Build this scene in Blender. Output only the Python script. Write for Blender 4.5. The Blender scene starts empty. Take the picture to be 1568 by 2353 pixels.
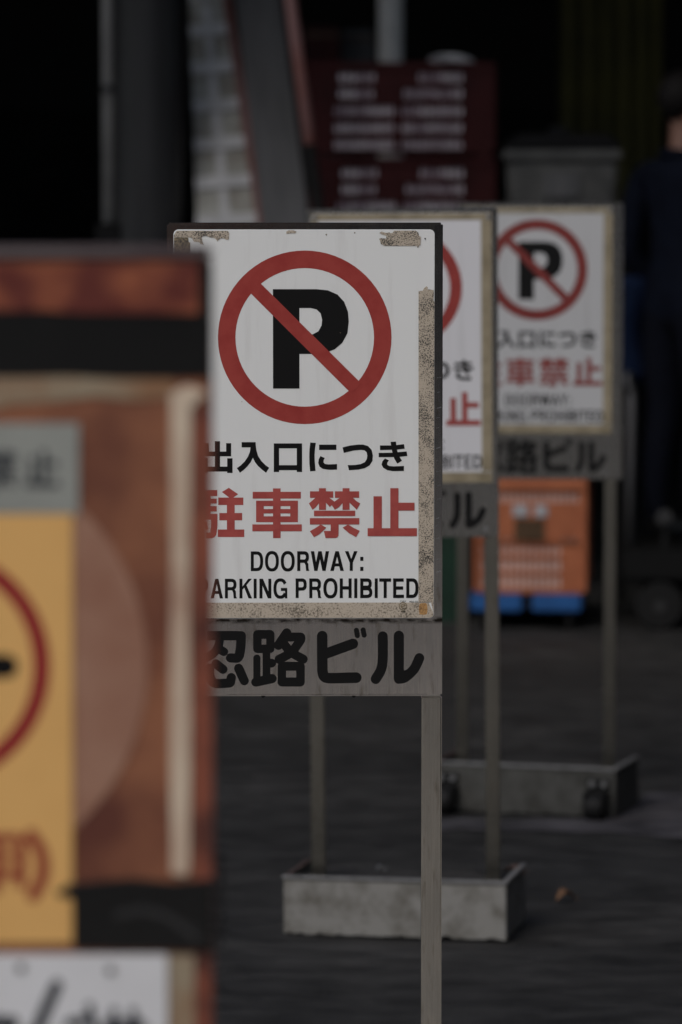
import bpy, bmesh, math, random
from mathutils import Vector, Matrix, Quaternion
random.seed(7)
sc = bpy.context.scene
col = sc.collection
R = math.radians

# ------------------------------------------------------------------ camera
CAM_H = 1.68
FPX = 150.0/36.0*2353.0            # focal length in units of the 1568 x 2353 layout
PITCH = math.atan(772.5/FPX)
cam_d = bpy.data.cameras.new('camera')
cam = bpy.data.objects.new('camera', cam_d); col.objects.link(cam)
cam.location = (0, 0, CAM_H)
cam.rotation_euler = (math.pi/2 - PITCH, 0, 0)
cam_d.sensor_fit = 'VERTICAL'; cam_d.sensor_height = 36.0; cam_d.sensor_width = 24.0
cam_d.lens = 150.0
cam_d.clip_start = 0.1; cam_d.clip_end = 2000
cam_d.dof.use_dof = True
cam_d.dof.focus_distance = 6.55
cam_d.dof.aperture_fstop = 4.4
cam_d.dof.aperture_blades = 9
sc.camera = cam

# ------------------------------------------------------------------ world and sun
SUN_EL, SUN_AZ = R(46), R(210)     # azimuth clockwise from +Y: behind the camera, to its left
w = bpy.data.worlds.new('World'); sc.world = w; w.use_nodes = True
nt = w.node_tree
sky = nt.nodes.new('ShaderNodeTexSky'); sky.sky_type = 'NISHITA'; sky.sun_disc = False
sky.sun_elevation = SUN_EL; sky.sun_rotation = SUN_AZ
sky.air_density = 1.0; sky.dust_density = 2.0; sky.ozone_density = 1.0
bg = nt.nodes['Background']; bg.inputs['Strength'].default_value = 0.075
nt.links.new(sky.outputs[0], bg.inputs['Color'])
sl = bpy.data.lights.new('sun', 'SUN'); sl.energy = 1.0; sl.angle = R(35); sl.color = (1.0, 0.965, 0.93)
so = bpy.data.objects.new('sun', sl); col.objects.link(so); so.location = (-6, -10, 14)
sdir = Vector((math.sin(SUN_AZ)*math.cos(SUN_EL), math.cos(SUN_AZ)*math.cos(SUN_EL), math.sin(SUN_EL)))
so.rotation_euler = sdir.to_track_quat('Z', 'Y').to_euler()

sc.view_settings.view_transform = 'Standard'
sc.view_settings.look = 'None'
sc.view_settings.gamma = 1.0
sc.view_settings.exposure = 0.27
sc.view_settings.use_curve_mapping = False
sc.render.engine = 'CYCLES'
sc.cycles.use_denoising = True
sc.cycles.max_bounces = 8

# ------------------------------------------------------------------ helpers
def at(px, py, Y):
    """layout pixel (1568 x 2353) -> world point on the plane y = Y"""
    a = math.atan((py-1176.5)/FPX) + PITCH
    z = CAM_H - Y*math.tan(a)
    dep = Y*math.cos(PITCH) + (CAM_H - z)*math.sin(PITCH)
    return Vector(((px-784)/FPX*dep, Y, z))

def tag(o, label=None, cat=None, group=None, kind=None):
    if label: o['label'] = label
    if cat: o['category'] = cat
    if group: o['group'] = group
    if kind: o['kind'] = kind
    return o

def empty(name, loc=(0,0,0), rz=0.0):
    o = bpy.data.objects.new(name, None); col.objects.link(o)
    o.location = loc; o.rotation_euler = (0, 0, rz); o.empty_display_size = 0.1
    return o

class MB:
    def __init__(s): s.v = []; s.f = []
    def add(s, v, f):
        n = len(s.v); s.v += [tuple(p) for p in v]; s.f += [tuple(i+n for i in q) for q in f]; return s
    def box(s, x0, x1, y0, y1, z0, z1, M=None):
        v = [Vector(p) for p in ((x0,y0,z0),(x1,y0,z0),(x1,y1,z0),(x0,y1,z0),(x0,y0,z1),(x1,y0,z1),(x1,y1,z1),(x0,y1,z1))]
        if M: v = [M @ p for p in v]
        return s.add(v, [(0,3,2,1),(4,5,6,7),(0,1,5,4),(1,2,6,5),(2,3,7,6),(3,0,4,7)])
    def frustum(s, a, b, z0, z1):
        (x0,x1,y0,y1), (u0,u1,w0,w1) = a, b
        v = [(x0,y0,z0),(x1,y0,z0),(x1,y1,z0),(x0,y1,z0),(u0,w0,z1),(u1,w0,z1),(u1,w1,z1),(u0,w1,z1)]
        return s.add(v, [(0,3,2,1),(4,5,6,7),(0,1,5,4),(1,2,6,5),(2,3,7,6),(3,0,4,7)])
    def cyl(s, p0, p1, r, n=16, r1=None):
        p0, p1 = Vector(p0), Vector(p1); r1 = r if r1 is None else r1
        d = (p1-p0).normalized(); a = d.orthogonal().normalized(); b = d.cross(a)
        v = []
        for p, q in ((p0, r), (p1, r1)):
            v += [p + (a*math.cos(t)+b*math.sin(t))*q for t in (2*math.pi*i/n for i in range(n))]
        f = [(i, (i+1)%n, n+(i+1)%n, n+i) for i in range(n)] + [tuple(reversed(range(n))), tuple(range(n, 2*n))]
        return s.add(v, f)
    def tube(s, pts, r, n=10):
        pts = [Vector(p) for p in pts]; rings = []
        ref = Vector((0.13, 0.31, 0.94))
        for i, p in enumerate(pts):
            d = (pts[min(i+1, len(pts)-1)] - pts[max(i-1, 0)]).normalized()
            a = d.cross(ref).normalized(); b = d.cross(a)
            rr = r[i] if isinstance(r, (list, tuple)) else r
            rings.append([p + (a*math.cos(t)+b*math.sin(t))*rr for t in (2*math.pi*k/n for k in range(n))])
        v = [q for g in rings for q in g]; f = []
        for i in range(len(pts)-1):
            f += [(i*n+k, i*n+(k+1)%n, (i+1)*n+(k+1)%n, (i+1)*n+k) for k in range(n)]
        f += [tuple(reversed(range(n))), tuple(range((len(pts)-1)*n, len(pts)*n))]
        return s.add(v, f)
    def prism(s, poly, y0, y1):
        """poly in (x, z), extruded from y0 (front) to y1"""
        n = len(poly)
        v = [(x, y0, z) for x, z in poly] + [(x, y1, z) for x, z in poly]
        f = [tuple(range(n)), tuple(reversed(range(n, 2*n)))] + [(i, n+i, n+(i+1)%n, (i+1)%n) for i in range(n)]
        return s.add(v, f)
    def build(s, name, mat, parent=None, bevel=0.0, seg=2, smooth=False, label=None):
        me = bpy.data.meshes.new(name); me.from_pydata(s.v, [], s.f); me.update()
        bm = bmesh.new(); bm.from_mesh(me)
        bmesh.ops.recalc_face_normals(bm, faces=bm.faces)
        if bevel:
            bmesh.ops.bevel(bm, geom=[e for e in bm.edges if e.is_manifold and e.calc_face_angle(0) > 0.5], offset=bevel, segments=seg, affect='EDGES', clamp_overlap=True)
        bm.to_mesh(me); bm.free()
        me.materials.append(mat)
        o = bpy.data.objects.new(name, me); col.objects.link(o)
        if smooth or bevel:
            for p in me.polygons: p.use_smooth = True
            if not smooth:
                me.set_sharp_from_angle(angle=R(35))
        if parent: o.parent = parent
        if label: o['label'] = label
        return o

def flat(name, polys, y, mat, parent, step=1e-5, label=None):
    """print: polygons given in (x, z), each a hair prouder than the one before"""
    v, f = [], []
    for k, p in enumerate(polys):
        a = sum(p[i][0]*p[(i+1)%len(p)][1]-p[(i+1)%len(p)][0]*p[i][1] for i in range(len(p)))
        if a < 0: p = list(reversed(p))
        n = len(v); v += [(x, y-k*step, z) for x, z in p]; f.append(tuple(range(n, n+len(p))))
    me = bpy.data.meshes.new(name); me.from_pydata(v, [], f); me.update(); me.materials.append(mat)
    o = bpy.data.objects.new(name, me); col.objects.link(o); o.parent = parent
    if label: o['label'] = label
    return o

def rounded(x0, z0, x1, z1, r, n=6):
    p = []
    for cx, cz, a0 in ((x1-r, z0+r, -90), (x1-r, z1-r, 0), (x0+r, z1-r, 90), (x0+r, z0+r, 180)):
        for i in range(n+1):
            t = R(a0+90*i/n); p.append((cx+r*math.cos(t), cz+r*math.sin(t)))
    return p

def catmull(pts, m=8):
    P = [pts[0]] + list(pts) + [pts[-1]]; out = []
    for i in range(1, len(P)-2):
        a, b, c, d = P[i-1], P[i], P[i+1], P[i+2]
        for k in range(m):
            t = k/m
            out.append(tuple(0.5*((2*b[j])+(-a[j]+c[j])*t+(2*a[j]-5*b[j]+4*c[j]-d[j])*t*t+(-a[j]+3*b[j]-3*c[j]+d[j])*t**3) for j in (0, 1)))
    return out + [pts[-1]]

def stroke(pts, wd, cap=True, smooth=False):
    if smooth and len(pts) > 2: pts = catmull(pts)
    L, Rr = [], []; h = wd/2
    n = len(pts)
    for i in range(n):
        def dirn(a, b):
            dx, dy = b[0]-a[0], b[1]-a[1]; l = math.hypot(dx, dy) or 1; return dx/l, dy/l
        if i == 0: d = dirn(pts[0], pts[1]); sc_ = 1
        elif i == n-1: d = dirn(pts[-2], pts[-1]); sc_ = 1
        else:
            d1, d2 = dirn(pts[i-1], pts[i]), dirn(pts[i], pts[i+1])
            d = (d1[0]+d2[0], d1[1]+d2[1]); l = math.hypot(*d) or 1; d = (d[0]/l, d[1]/l)
            sc_ = min(1.5, 1/max(0.3, d[0]*d1[0]+d[1]*d1[1]))
        nx, ny = -d[1]*h*sc_, d[0]*h*sc_
        L.append((pts[i][0]+nx, pts[i][1]+ny)); Rr.append((pts[i][0]-nx, pts[i][1]-ny))
    def capp(c, frm):
        a0 = math.atan2(frm[1]-c[1], frm[0]-c[0])
        return [(c[0]+h*math.cos(a0-math.pi*k/8), c[1]+h*math.sin(a0-math.pi*k/8)) for k in range(1, 8)]
    if cap: return L + capp(pts[-1], L[-1]) + list(reversed(Rr)) + capp(pts[0], Rr[0])
    return L + list(reversed(Rr))

def rect(x0, y0, x1, y1): return [(x0,y0),(x1,y0),(x1,y1),(x0,y1)]

def text_polys(s, bold):
    """outline faces of a word from the built-in typeface, as one mesh (vertices, faces)"""
    cu = bpy.data.curves.new('t', 'FONT'); cu.body = s; cu.size = 1.0; cu.offset = bold; cu.resolution_u = 4
    o = bpy.data.objects.new('t', cu); col.objects.link(o)
    dg = bpy.context.evaluated_depsgraph_get(); dg.update()
    me = bpy.data.meshes.new_from_object(o.evaluated_get(dg))
    v = [(p.co.x, p.co.y) for p in me.vertices]; f = [tuple(p.vertices) for p in me.polygons]
    bpy.data.objects.remove(o); bpy.data.curves.remove(cu); bpy.data.meshes.remove(me)
    return v, f

def text_obj(name, s, x0, x1, z0, z1, y, mat, parent, bold=0.0):
    v, f = text_polys(s, bold)
    ax, bx = min(p[0] for p in v), max(p[0] for p in v); az, bz = min(p[1] for p in v), max(p[1] for p in v)
    vv = [(x0+(p[0]-ax)/(bx-ax)*(x1-x0), y, z0+(p[1]-az)/(bz-az)*(z1-z0)) for p in v]
    me = bpy.data.meshes.new(name); me.from_pydata(vv, [], f); me.update(); me.materials.append(mat)
    o = bpy.data.objects.new(name, me); col.objects.link(o); o.parent = parent
    return o

# ------------------------------------------------------------------ materials
def mat(name, c, rough=0.6, metal=0.0, var=0.0, scale=8.0, stretch=(1,1,1), c2=None, lo=0.4, hi=0.65, bump=0.0, bscale=None, spec=None, detail=6.0, bdist=0.002, rvar=0.0):
    m = bpy.data.materials.new(name); m.use_nodes = True
    n = m.node_tree.nodes; l = m.node_tree.links; b = n['Principled BSDF']
    b.inputs['Base Color'].default_value = (*c, 1); b.inputs['Roughness'].default_value = rough; b.inputs['Metallic'].default_value = metal
    if spec is not None: b.inputs['Specular IOR Level'].default_value = spec
    if c2 is None and var: c2 = tuple(max(0, x*(1-var)) for x in c)
    if c2 is not None or bump:
        tc = n.new('ShaderNodeTexCoord'); mp = n.new('ShaderNodeMapping'); l.new(tc.outputs['Object'], mp.inputs['Vector'])
        mp.inputs['Scale'].default_value = stretch
    if c2 is not None:
        nz = n.new('ShaderNodeTexNoise'); nz.inputs['Scale'].default_value = scale; nz.inputs['Detail'].default_value = detail; nz.inputs['Roughness'].default_value = 0.62
        l.new(mp.outputs[0], nz.inputs['Vector'])
        rp = n.new('ShaderNodeValToRGB'); rp.color_ramp.elements[0].position = lo; rp.color_ramp.elements[1].position = hi
        rp.color_ramp.elements[0].color = (*c, 1); rp.color_ramp.elements[1].color = (*c2, 1)
        l.new(nz.outputs['Fac'], rp.inputs[0]); l.new(rp.outputs[0], b.inputs['Base Color'])
        if rvar:
            mr = n.new('ShaderNodeMapRange'); mr.inputs['To Min'].default_value = rough-rvar; mr.inputs['To Max'].default_value = rough+rvar
            mr.inputs['From Min'].default_value = 0.3; mr.inputs['From Max'].default_value = 0.7
            l.new(nz.outputs['Fac'], mr.inputs['Value']); l.new(mr.outputs[0], b.inputs['Roughness'])
    if bump:
        nb = n.new('ShaderNodeTexNoise'); nb.inputs['Scale'].default_value = bscale or scale*3; nb.inputs['Detail'].default_value = 5
        l.new(mp.outputs[0], nb.inputs['Vector'])
        bp = n.new('ShaderNodeBump'); bp.inputs['Strength'].default_value = bump; bp.inputs['Distance'].default_value = bdist
        l.new(nb.outputs['Fac'], bp.inputs['Height']); l.new(bp.outputs[0], b.inputs['Normal'])
    return m

def steel(name, tint=(0.70, 0.67, 0.63), rough=0.17, grime=None):
    """brushed stainless sheet: vertical hairlines, water stains, scratches, an optional band of dirt"""
    m = bpy.data.materials.new(name); m.use_nodes = True
    n = m.node_tree.nodes; l = m.node_tree.links; b = n['Principled BSDF']
    b.inputs['Metallic'].default_value = 1.0
    tc = n.new('ShaderNodeTexCoord')
    def noise(sx, sz, scale, detail=4):
        mp = n.new('ShaderNodeMapping'); mp.inputs['Scale'].default_value = (sx, sx, sz); l.new(tc.outputs['Object'], mp.inputs['Vector'])
        z = n.new('ShaderNodeTexNoise'); z.inputs['Scale'].default_value = scale; z.inputs['Detail'].default_value = detail
        l.new(mp.outputs[0], z.inputs['Vector']); return z
    hair = noise(1, 0.012, 900, 2); stain = noise(1, 0.22, 95, 6); blot = noise(1, 0.6, 14, 5)
    r1 = n.new('ShaderNodeValToRGB'); r1.color_ramp.elements[0].position = 0.56; r1.color_ramp.elements[1].position = 0.74
    r1.color_ramp.elements[0].color = (*tint, 1); r1.color_ramp.elements[1].color = (tint[0]*0.66, tint[1]*0.63, tint[2]*0.58, 1)
    l.new(stain.outputs['Fac'], r1.inputs[0])
    mx = n.new('ShaderNodeMix'); mx.data_type = 'RGBA'; mx.blend_type = 'MULTIPLY'
    r2 = n.new('ShaderNodeValToRGB'); r2.color_ramp.elements[0].position = 0.3; r2.color_ramp.elements[1].position = 0.7
    r2.color_ramp.elements[0].color = (0.74, 0.74, 0.74, 1); r2.color_ramp.elements[1].color = (1.08, 1.05, 1.02, 1)
    ad = n.new('ShaderNodeMath'); ad.operation = 'MULTIPLY_ADD'; ad.inputs[1].default_value = 0.55
    hm = n.new('ShaderNodeMath'); hm.operation = 'MULTIPLY'; hm.inputs[1].default_value = 0.45
    l.new(blot.outputs['Fac'], hm.inputs[0]); l.new(hair.outputs['Fac'], ad.inputs[0]); l.new(hm.outputs[0], ad.inputs[2])
    l.new(ad.outputs[0], r2.inputs[0])
    mx.inputs['Factor'].default_value = 1.0
    l.new(r1.outputs[0], mx.inputs[6]); l.new(r2.outputs[0], mx.inputs[7])
    last = mx.outputs[2]
    if grime is not None:
        sep = n.new('ShaderNodeSeparateXYZ'); l.new(tc.outputs['Object'], sep.inputs[0])
        gz = noise(1, 2, 60, 6)
        su = n.new('ShaderNodeMath'); su.operation = 'SUBTRACT'; su.inputs[1].default_value = grime; l.new(sep.outputs['Z'], su.inputs[0])
        ab = n.new('ShaderNodeMath'); ab.operation = 'ABSOLUTE'; l.new(su.outputs[0], ab.inputs[0])
        gm = n.new('ShaderNodeMapRange'); gm.inputs['From Min'].default_value = 0.0; gm.inputs['From Max'].default_value = 0.007
        gm.inputs['To Min'].default_value = 1.25; gm.inputs['To Max'].default_value = 0.0; l.new(ab.outputs[0], gm.inputs['Value'])
        gr = n.new('ShaderNodeMapRange'); gr.inputs['From Min'].default_value = 0.38; gr.inputs['From Max'].default_value = 0.6; l.new(gz.outputs['Fac'], gr.inputs['Value'])
        mu = n.new('ShaderNodeMath'); mu.operation = 'MULTIPLY'; mu.use_clamp = True; l.new(gm.outputs[0], mu.inputs[0]); l.new(gr.outputs[0], mu.inputs[1])
        m2 = n.new('ShaderNodeMix'); m2.data_type = 'RGBA'; l.new(mu.outputs[0], m2.inputs['Factor'])
        l.new(last, m2.inputs[6]); m2.inputs[7].default_value = (0.06, 0.05, 0.04, 1); last = m2.outputs[2]
    l.new(last, b.inputs['Base Color'])
    mr = n.new('ShaderNodeMapRange'); mr.inputs['To Min'].default_value = rough-0.03; mr.inputs['To Max'].default_value = rough+0.07
    l.new(stain.outputs['Fac'], mr.inputs['Value']); l.new(mr.outputs[0], b.inputs['Roughness'])
    bp = n.new('ShaderNodeBump'); bp.inputs['Strength'].default_value = 0.12; bp.inputs['Distance'].default_value = 0.0004
    l.new(hair.outputs['Fac'], bp.inputs['Height']); l.new(bp.outputs[0], b.inputs['Normal'])
    return m

def speckled(name, light, dark, scale=420, lo=0.47, hi=0.56, mod=9):
    """adhesive residue: tan glue peppered with black mould"""
    m = bpy.data.materials.new(name); m.use_nodes = True
    n = m.node_tree.nodes; l = m.node_tree.links; b = n['Principled BSDF']; b.inputs['Roughness'].default_value = 0.85
    tc = n.new('ShaderNodeTexCoord')
    a = n.new('ShaderNodeTexNoise'); a.inputs['Scale'].default_value = scale; a.inputs['Detail'].default_value = 3; a.inputs['Roughness'].default_value = 0.7
    c = n.new('ShaderNodeTexNoise'); c.inputs['Scale'].default_value = mod*4; c.inputs['Detail'].default_value = 4
    l.new(tc.outputs['Object'], a.inputs['Vector']); l.new(tc.outputs['Object'], c.inputs['Vector'])
    ad = n.new('ShaderNodeMath'); ad.operation = 'MULTIPLY_ADD'; ad.inputs[1].default_value = 0.42; l.new(c.outputs['Fac'], ad.inputs[0])
    of = n.new('ShaderNodeMath'); of.operation = 'SUBTRACT'; of.inputs[1].default_value = 0.21; l.new(a.outputs['Fac'], of.inputs[0]); l.new(of.outputs[0], ad.inputs[2])
    rp = n.new('ShaderNodeValToRGB'); rp.color_ramp.elements[0].position = lo; rp.color_ramp.elements[1].position = hi
    rp.color_ramp.elements[0].color = (*light, 1); rp.color_ramp.elements[1].color = (*dark, 1)
    l.new(ad.outputs[0], rp.inputs[0]); l.new(rp.outputs[0], b.inputs['Base Color'])
    bp = n.new('ShaderNodeBump'); bp.inputs['Strength'].default_value = 0.5; bp.inputs['Distance'].default_value = 0.0006
    l.new(a.outputs['Fac'], bp.inputs['Height']); l.new(bp.outputs[0], b.inputs['Normal'])
    return m

def ground_mat(name, c, c2, c3, rough=0.75):
    m = bpy.data.materials.new(name); m.use_nodes = True
    n = m.node_tree.nodes; l = m.node_tree.links; b = n['Principled BSDF']
    b.inputs['Specular IOR Level'].default_value = 0.3
    tc = n.new('ShaderNodeTexCoord')
    def nz(scale, st=(1,1,1), det=6):
        mp = n.new('ShaderNodeMapping'); mp.inputs['Scale'].default_value = st; l.new(tc.outputs['Object'], mp.inputs['Vector'])
        z = n.new('ShaderNodeTexNoise'); z.inputs['Scale'].default_value = scale; z.inputs['Detail'].default_value = det; z.inputs['Roughness'].default_value = 0.6
        l.new(mp.outputs[0], z.inputs['Vector']); return z
    big = nz(0.9, (0.7, 1.5, 1)); mid = nz(10, (0.6, 1.1, 1), 10); fine = nz(110, (1,1,1), 5)
    r = n.new('ShaderNodeValToRGB'); r.color_ramp.elements[0].position = 0.36; r.color_ramp.elements[1].position = 0.66
    r.color_ramp.elements[0].color = (*c2, 1); r.color_ramp.elements[1].color = (*c, 1)
    l.new(big.outputs['Fac'], r.inputs[0])
    r2 = n.new('ShaderNodeValToRGB'); r2.color_ramp.elements[0].position = 0.32; r2.color_ramp.elements[1].position = 0.70
    r2.color_ramp.elements[0].color = (0.42, 0.42, 0.42, 1); r2.color_ramp.elements[1].color = (1.9, 1.89, 1.88, 1)
    l.new(mid.outputs['Fac'], r2.inputs[0])
    mx = n.new('ShaderNodeMix'); mx.data_type = 'RGBA'; mx.blend_type = 'MULTIPLY'; mx.inputs['Factor'].default_value = 1
    l.new(r.outputs[0], mx.inputs[6]); l.new(r2.outputs[0], mx.inputs[7])
    r3 = n.new('ShaderNodeValToRGB'); r3.color_ramp.elements[0].position = 0.6; r3.color_ramp.elements[1].position = 0.78
    r3.color_ramp.elements[0].color = (0, 0, 0, 1); r3.color_ramp.elements[1].color = (1, 1, 1, 1); l.new(fine.outputs['Fac'], r3.inputs[0])
    m2 = n.new('ShaderNodeMix'); m2.data_type = 'RGBA'; l.new(r3.outputs[0], m2.inputs['Factor']); l.new(mx.outputs[2], m2.inputs[6]); m2.inputs[7].default_value = (*c3, 1)
    l.new(m2.outputs[2], b.inputs['Base Color'])
    mr = n.new('ShaderNodeMapRange'); mr.inputs['From Min'].default_value = 0.3; mr.inputs['From Max'].default_value = 0.7
    mr.inputs['To Min'].default_value = rough-0.12; mr.inputs['To Max'].default_value = rough+0.1; l.new(mid.outputs['Fac'], mr.inputs['Value']); l.new(mr.outputs[0], b.inputs['Roughness'])
    ad = n.new('ShaderNodeMath'); ad.operation = 'MULTIPLY_ADD'; ad.inputs[1].default_value = 4.0; l.new(mid.outputs['Fac'], ad.inputs[0]); l.new(fine.outputs['Fac'], ad.inputs[2])
    bp = n.new('ShaderNodeBump'); bp.inputs['Strength'].default_value = 0.6; bp.inputs['Distance'].default_value = 0.006
    l.new(ad.outputs[0], bp.inputs['Height']); l.new(bp.outputs[0], b.inputs['Normal'])
    return m

M = dict(
    asphalt=ground_mat('asphalt', (0.0290,0.0280,0.0270), (0.0145,0.0142,0.0140), (0.088,0.084,0.078)),
    pave=ground_mat('paving', (0.46,0.43,0.385), (0.40,0.37,0.33), (0.50,0.47,0.43), 0.85),
    patch=ground_mat('patch', (0.062,0.058,0.064), (0.042,0.040,0.044), (0.08,0.078,0.08)),
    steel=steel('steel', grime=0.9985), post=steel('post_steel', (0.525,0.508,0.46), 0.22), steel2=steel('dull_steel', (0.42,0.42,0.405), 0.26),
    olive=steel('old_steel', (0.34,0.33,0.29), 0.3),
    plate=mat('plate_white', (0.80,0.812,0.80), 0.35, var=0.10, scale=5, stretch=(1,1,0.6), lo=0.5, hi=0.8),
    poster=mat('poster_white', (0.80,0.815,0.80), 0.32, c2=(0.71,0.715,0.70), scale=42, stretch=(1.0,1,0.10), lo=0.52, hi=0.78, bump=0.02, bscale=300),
    plate_dusty=mat('plate_dusty', (0.66,0.66,0.67), 0.4, var=0.12, scale=5), poster_dusty=mat('poster_dusty', (0.67,0.67,0.69), 0.4, c2=(0.58,0.58,0.59), scale=42, stretch=(1.0,1,0.10), lo=0.52, hi=0.78),  # middle sign: plate and poster whites set darker
    plate_grimy=mat('plate_grimy', (0.48,0.48,0.48), 0.5, var=0.12, scale=5), poster_grimy=mat('poster_grimy', (0.49,0.495,0.50), 0.5, c2=(0.42,0.42,0.42), scale=42, stretch=(1.0,1,0.10), lo=0.52, hi=0.78),  # farthest sign: the same whites, darker again
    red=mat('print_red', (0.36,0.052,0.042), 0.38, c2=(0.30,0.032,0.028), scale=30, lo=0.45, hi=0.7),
    red_darker=mat('print_red_darker', (0.31,0.042,0.034), 0.45, c2=(0.25,0.03,0.026), scale=30), redtext_darker=mat('print_red_faded_darker', (0.36,0.062,0.052), 0.5, c2=(0.29,0.05,0.045), scale=30),  # middle sign: both reds set darker
    red_darkest=mat('print_red_darkest', (0.21,0.028,0.023), 0.5, c2=(0.17,0.022,0.018), scale=30), redtext_darkest=mat('print_red_faded_darkest', (0.25,0.050,0.043), 0.5, c2=(0.20,0.04,0.035), scale=30),  # farthest sign: both reds darker again
    redtext=mat('print_red_faded', (0.42,0.078,0.066), 0.45, c2=(0.33,0.05,0.045), scale=30, lo=0.45, hi=0.7),
    black=mat('print_black', (0.0065,0.0065,0.0065), 0.5, spec=0.18),
    blackname=mat('name_black', (0.006,0.006,0.006), 0.5, spec=0.2),
    glue=speckled('old_glue', (0.50,0.43,0.34), (0.055,0.052,0.045), 560, 0.49, 0.60),
    glue2=speckled('old_glue_pale', (0.52,0.45,0.36), (0.14,0.12,0.09), 330, 0.50, 0.66),
    gluedark=speckled('old_glue_dark', (0.30,0.24,0.15), (0.05,0.045,0.035), 330, 0.40, 0.60),
    yellowed=mat('yellowed_film', (0.31,0.262,0.175), 0.7, c2=(0.20,0.165,0.10), scale=25, lo=0.42, hi=0.68),
    amber=speckled('amber_glue', (0.48,0.27,0.10), (0.22,0.12,0.05), 380, 0.5, 0.65),
    rim=mat('rim_zinc', (0.36,0.36,0.36), 0.45, 0.6, var=0.3, scale=30),
    concrete=mat('tray_zinc', (0.25,0.245,0.228), 0.75, 0.0, c2=(0.125,0.118,0.10), scale=17, lo=0.44, hi=0.66, detail=9.0, bump=0.3, bscale=60),
    traydark=mat('tray_zinc_shaded', (0.068,0.068,0.062), 0.75, c2=(0.036,0.035,0.030), scale=20, lo=0.4, hi=0.65, bump=0.3, bscale=60),  # stained zinc made darker: canopy shade put into the colour
    soot=mat('tray_fill', (0.028,0.026,0.024), 0.9, var=0.5, scale=40, bump=0.6, bscale=50, bdist=0.01),
    rust=mat('rusty_rim', (0.075,0.045,0.038), 0.8, c2=(0.025,0.02,0.02), scale=40, lo=0.45, hi=0.6),
    rubber=mat('rubber', (0.012,0.012,0.012), 0.6, spec=0.15),
    bolt=mat('bolt', (0.35,0.35,0.35), 0.4, 0.8),
)

# ------------------------------------------------------------------ the ground
g = MB(); g.add([(-60,-40,0),(60,-40,0),(60,140,0),(-60,140,0)], [(0,1,2,3)])
tag(g.build('ground', M['asphalt']), kind='structure')
g = MB(); g.add([(-30,-8.99,0.004),(30,-8.99,0.004),(30,7.7,0.004),(-30,7.7,0.004)], [(0,1,2,3)])
tag(g.build('pavement', M['pave']), kind='structure')
# a worn pale strip across the asphalt by the third sign
pts = []
rnd = random.Random(3)
L0 = at(1026, 1905, 1); 
def gpt(px, py):
    a = math.atan((py-1176.5)/FPX)+PITCH; Y = CAM_H/math.tan(a); p = at(px, py, Y); return p.x, p.y
low = [(980,1912),(1060,1908),(1140,1914),(1230,1912),(1330,1916),(1400,1914),(1470,1922),(1560,1928),(1680,1936),(1800,1950)]
upp = [(1800,1815),(1680,1822),(1560,1820),(1490,1826),(1460,1850),(1400,1876),(1330,1886),(1230,1884),(1140,1888),(1060,1884),(980,1890)]
g = MB(); pp = [gpt(*q) for q in low+upp]; g.add([(x, y, 0.004) for x, y in pp], [tuple(range(len(pp)))])
tag(g.build('road_patch', M['patch']), kind='structure')

# ------------------------------------------------------------------ the no parking sign
S = 6.53*math.cos(PITCH)/FPX*1.003        # metres per layout pixel on the nearest parking sign
K = 2730/1568
def ux(px): return (px-701.5)*S
def uz(py): return 0.8807+(1600-py)*S
def Z(ox, oy, sc_):                         # a magnified detail's coordinates -> sign coordinates
    return lambda p: (ux((ox+p[0]/sc_)/K), uz((oy+p[1]/sc_)/K))
ZA, ZB, ZC, ZD = Z(830,1740,3.136), Z(1200,1740,3.136), Z(840,2480,3.136), Z(1240,2480,3.136)
Z1, Z2, ZE, ZF, ZG = Z(640,840,1.3067), Z(640,1700,1.3067), Z(660,870,2.6133), Z(1450,870,4.48), Z(1530,2300,5.6)
def mapp(zf, polys): return [[zf(p) for p in q] for q in polys]

line1 = mapp(ZA, [rect(95,50,160,432), rect(-44,75,19,240), rect(237,75,300,240), rect(19,180,237,240), rect(-61,265,6,450), rect(250,265,317,450), rect(6,370,250,432),
    [(432,62),(608,62),(610,105),(618,165),(638,235),(680,300),(730,350),(777,385),(738,447),(690,410),(640,365),(600,315),(573,258),(545,315),(505,365),(460,410),(410,447),(371,388),(420,355),(470,305),(510,245),(535,185),(543,128),(432,128)],
    rect(836,78,1191,140), rect(836,140,902,438), rect(1125,140,1191,438), rect(902,352,1125,415)])
line1 += mapp(ZB, [[(134,67),(204,72),(194,140),(188,220),(190,300),(200,424),(132,430),(123,340),(121,250),(124,150)], rect(245,94,462,160),
    [(262,238),(316,262),(302,290),(300,315),(318,336),(360,343),(470,338),(470,408),(400,411),(350,409),(290,398),(250,370),(234,325),(240,280)],
    [(540,128),(640,104),(740,93),(800,94),(860,112),(905,160),(921,230),(915,300),(880,355),(820,390),(740,408),(620,416),(605,352),(700,350),(770,338),(820,315),(845,275),(850,230),(842,190),(815,166),(770,160),(680,168),(555,198)],
    [(1010,104),(1145,104),(1220,100),(1312,88),(1320,145),(1220,158),(1010,162)], [(994,198),(1160,196),(1345,180),(1354,237),(1230,250),(994,252)],
    [(1144,60),(1210,56),(1222,150),(1240,220),(1286,298),(1228,333),(1190,270),(1168,200),(1152,130)],
    [(1072,268),(1122,292),(1102,320),(1100,345),(1125,362),(1180,368),(1311,363),(1311,426),(1170,428),(1100,415),(1050,385),(1030,345),(1040,305)]])
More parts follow.
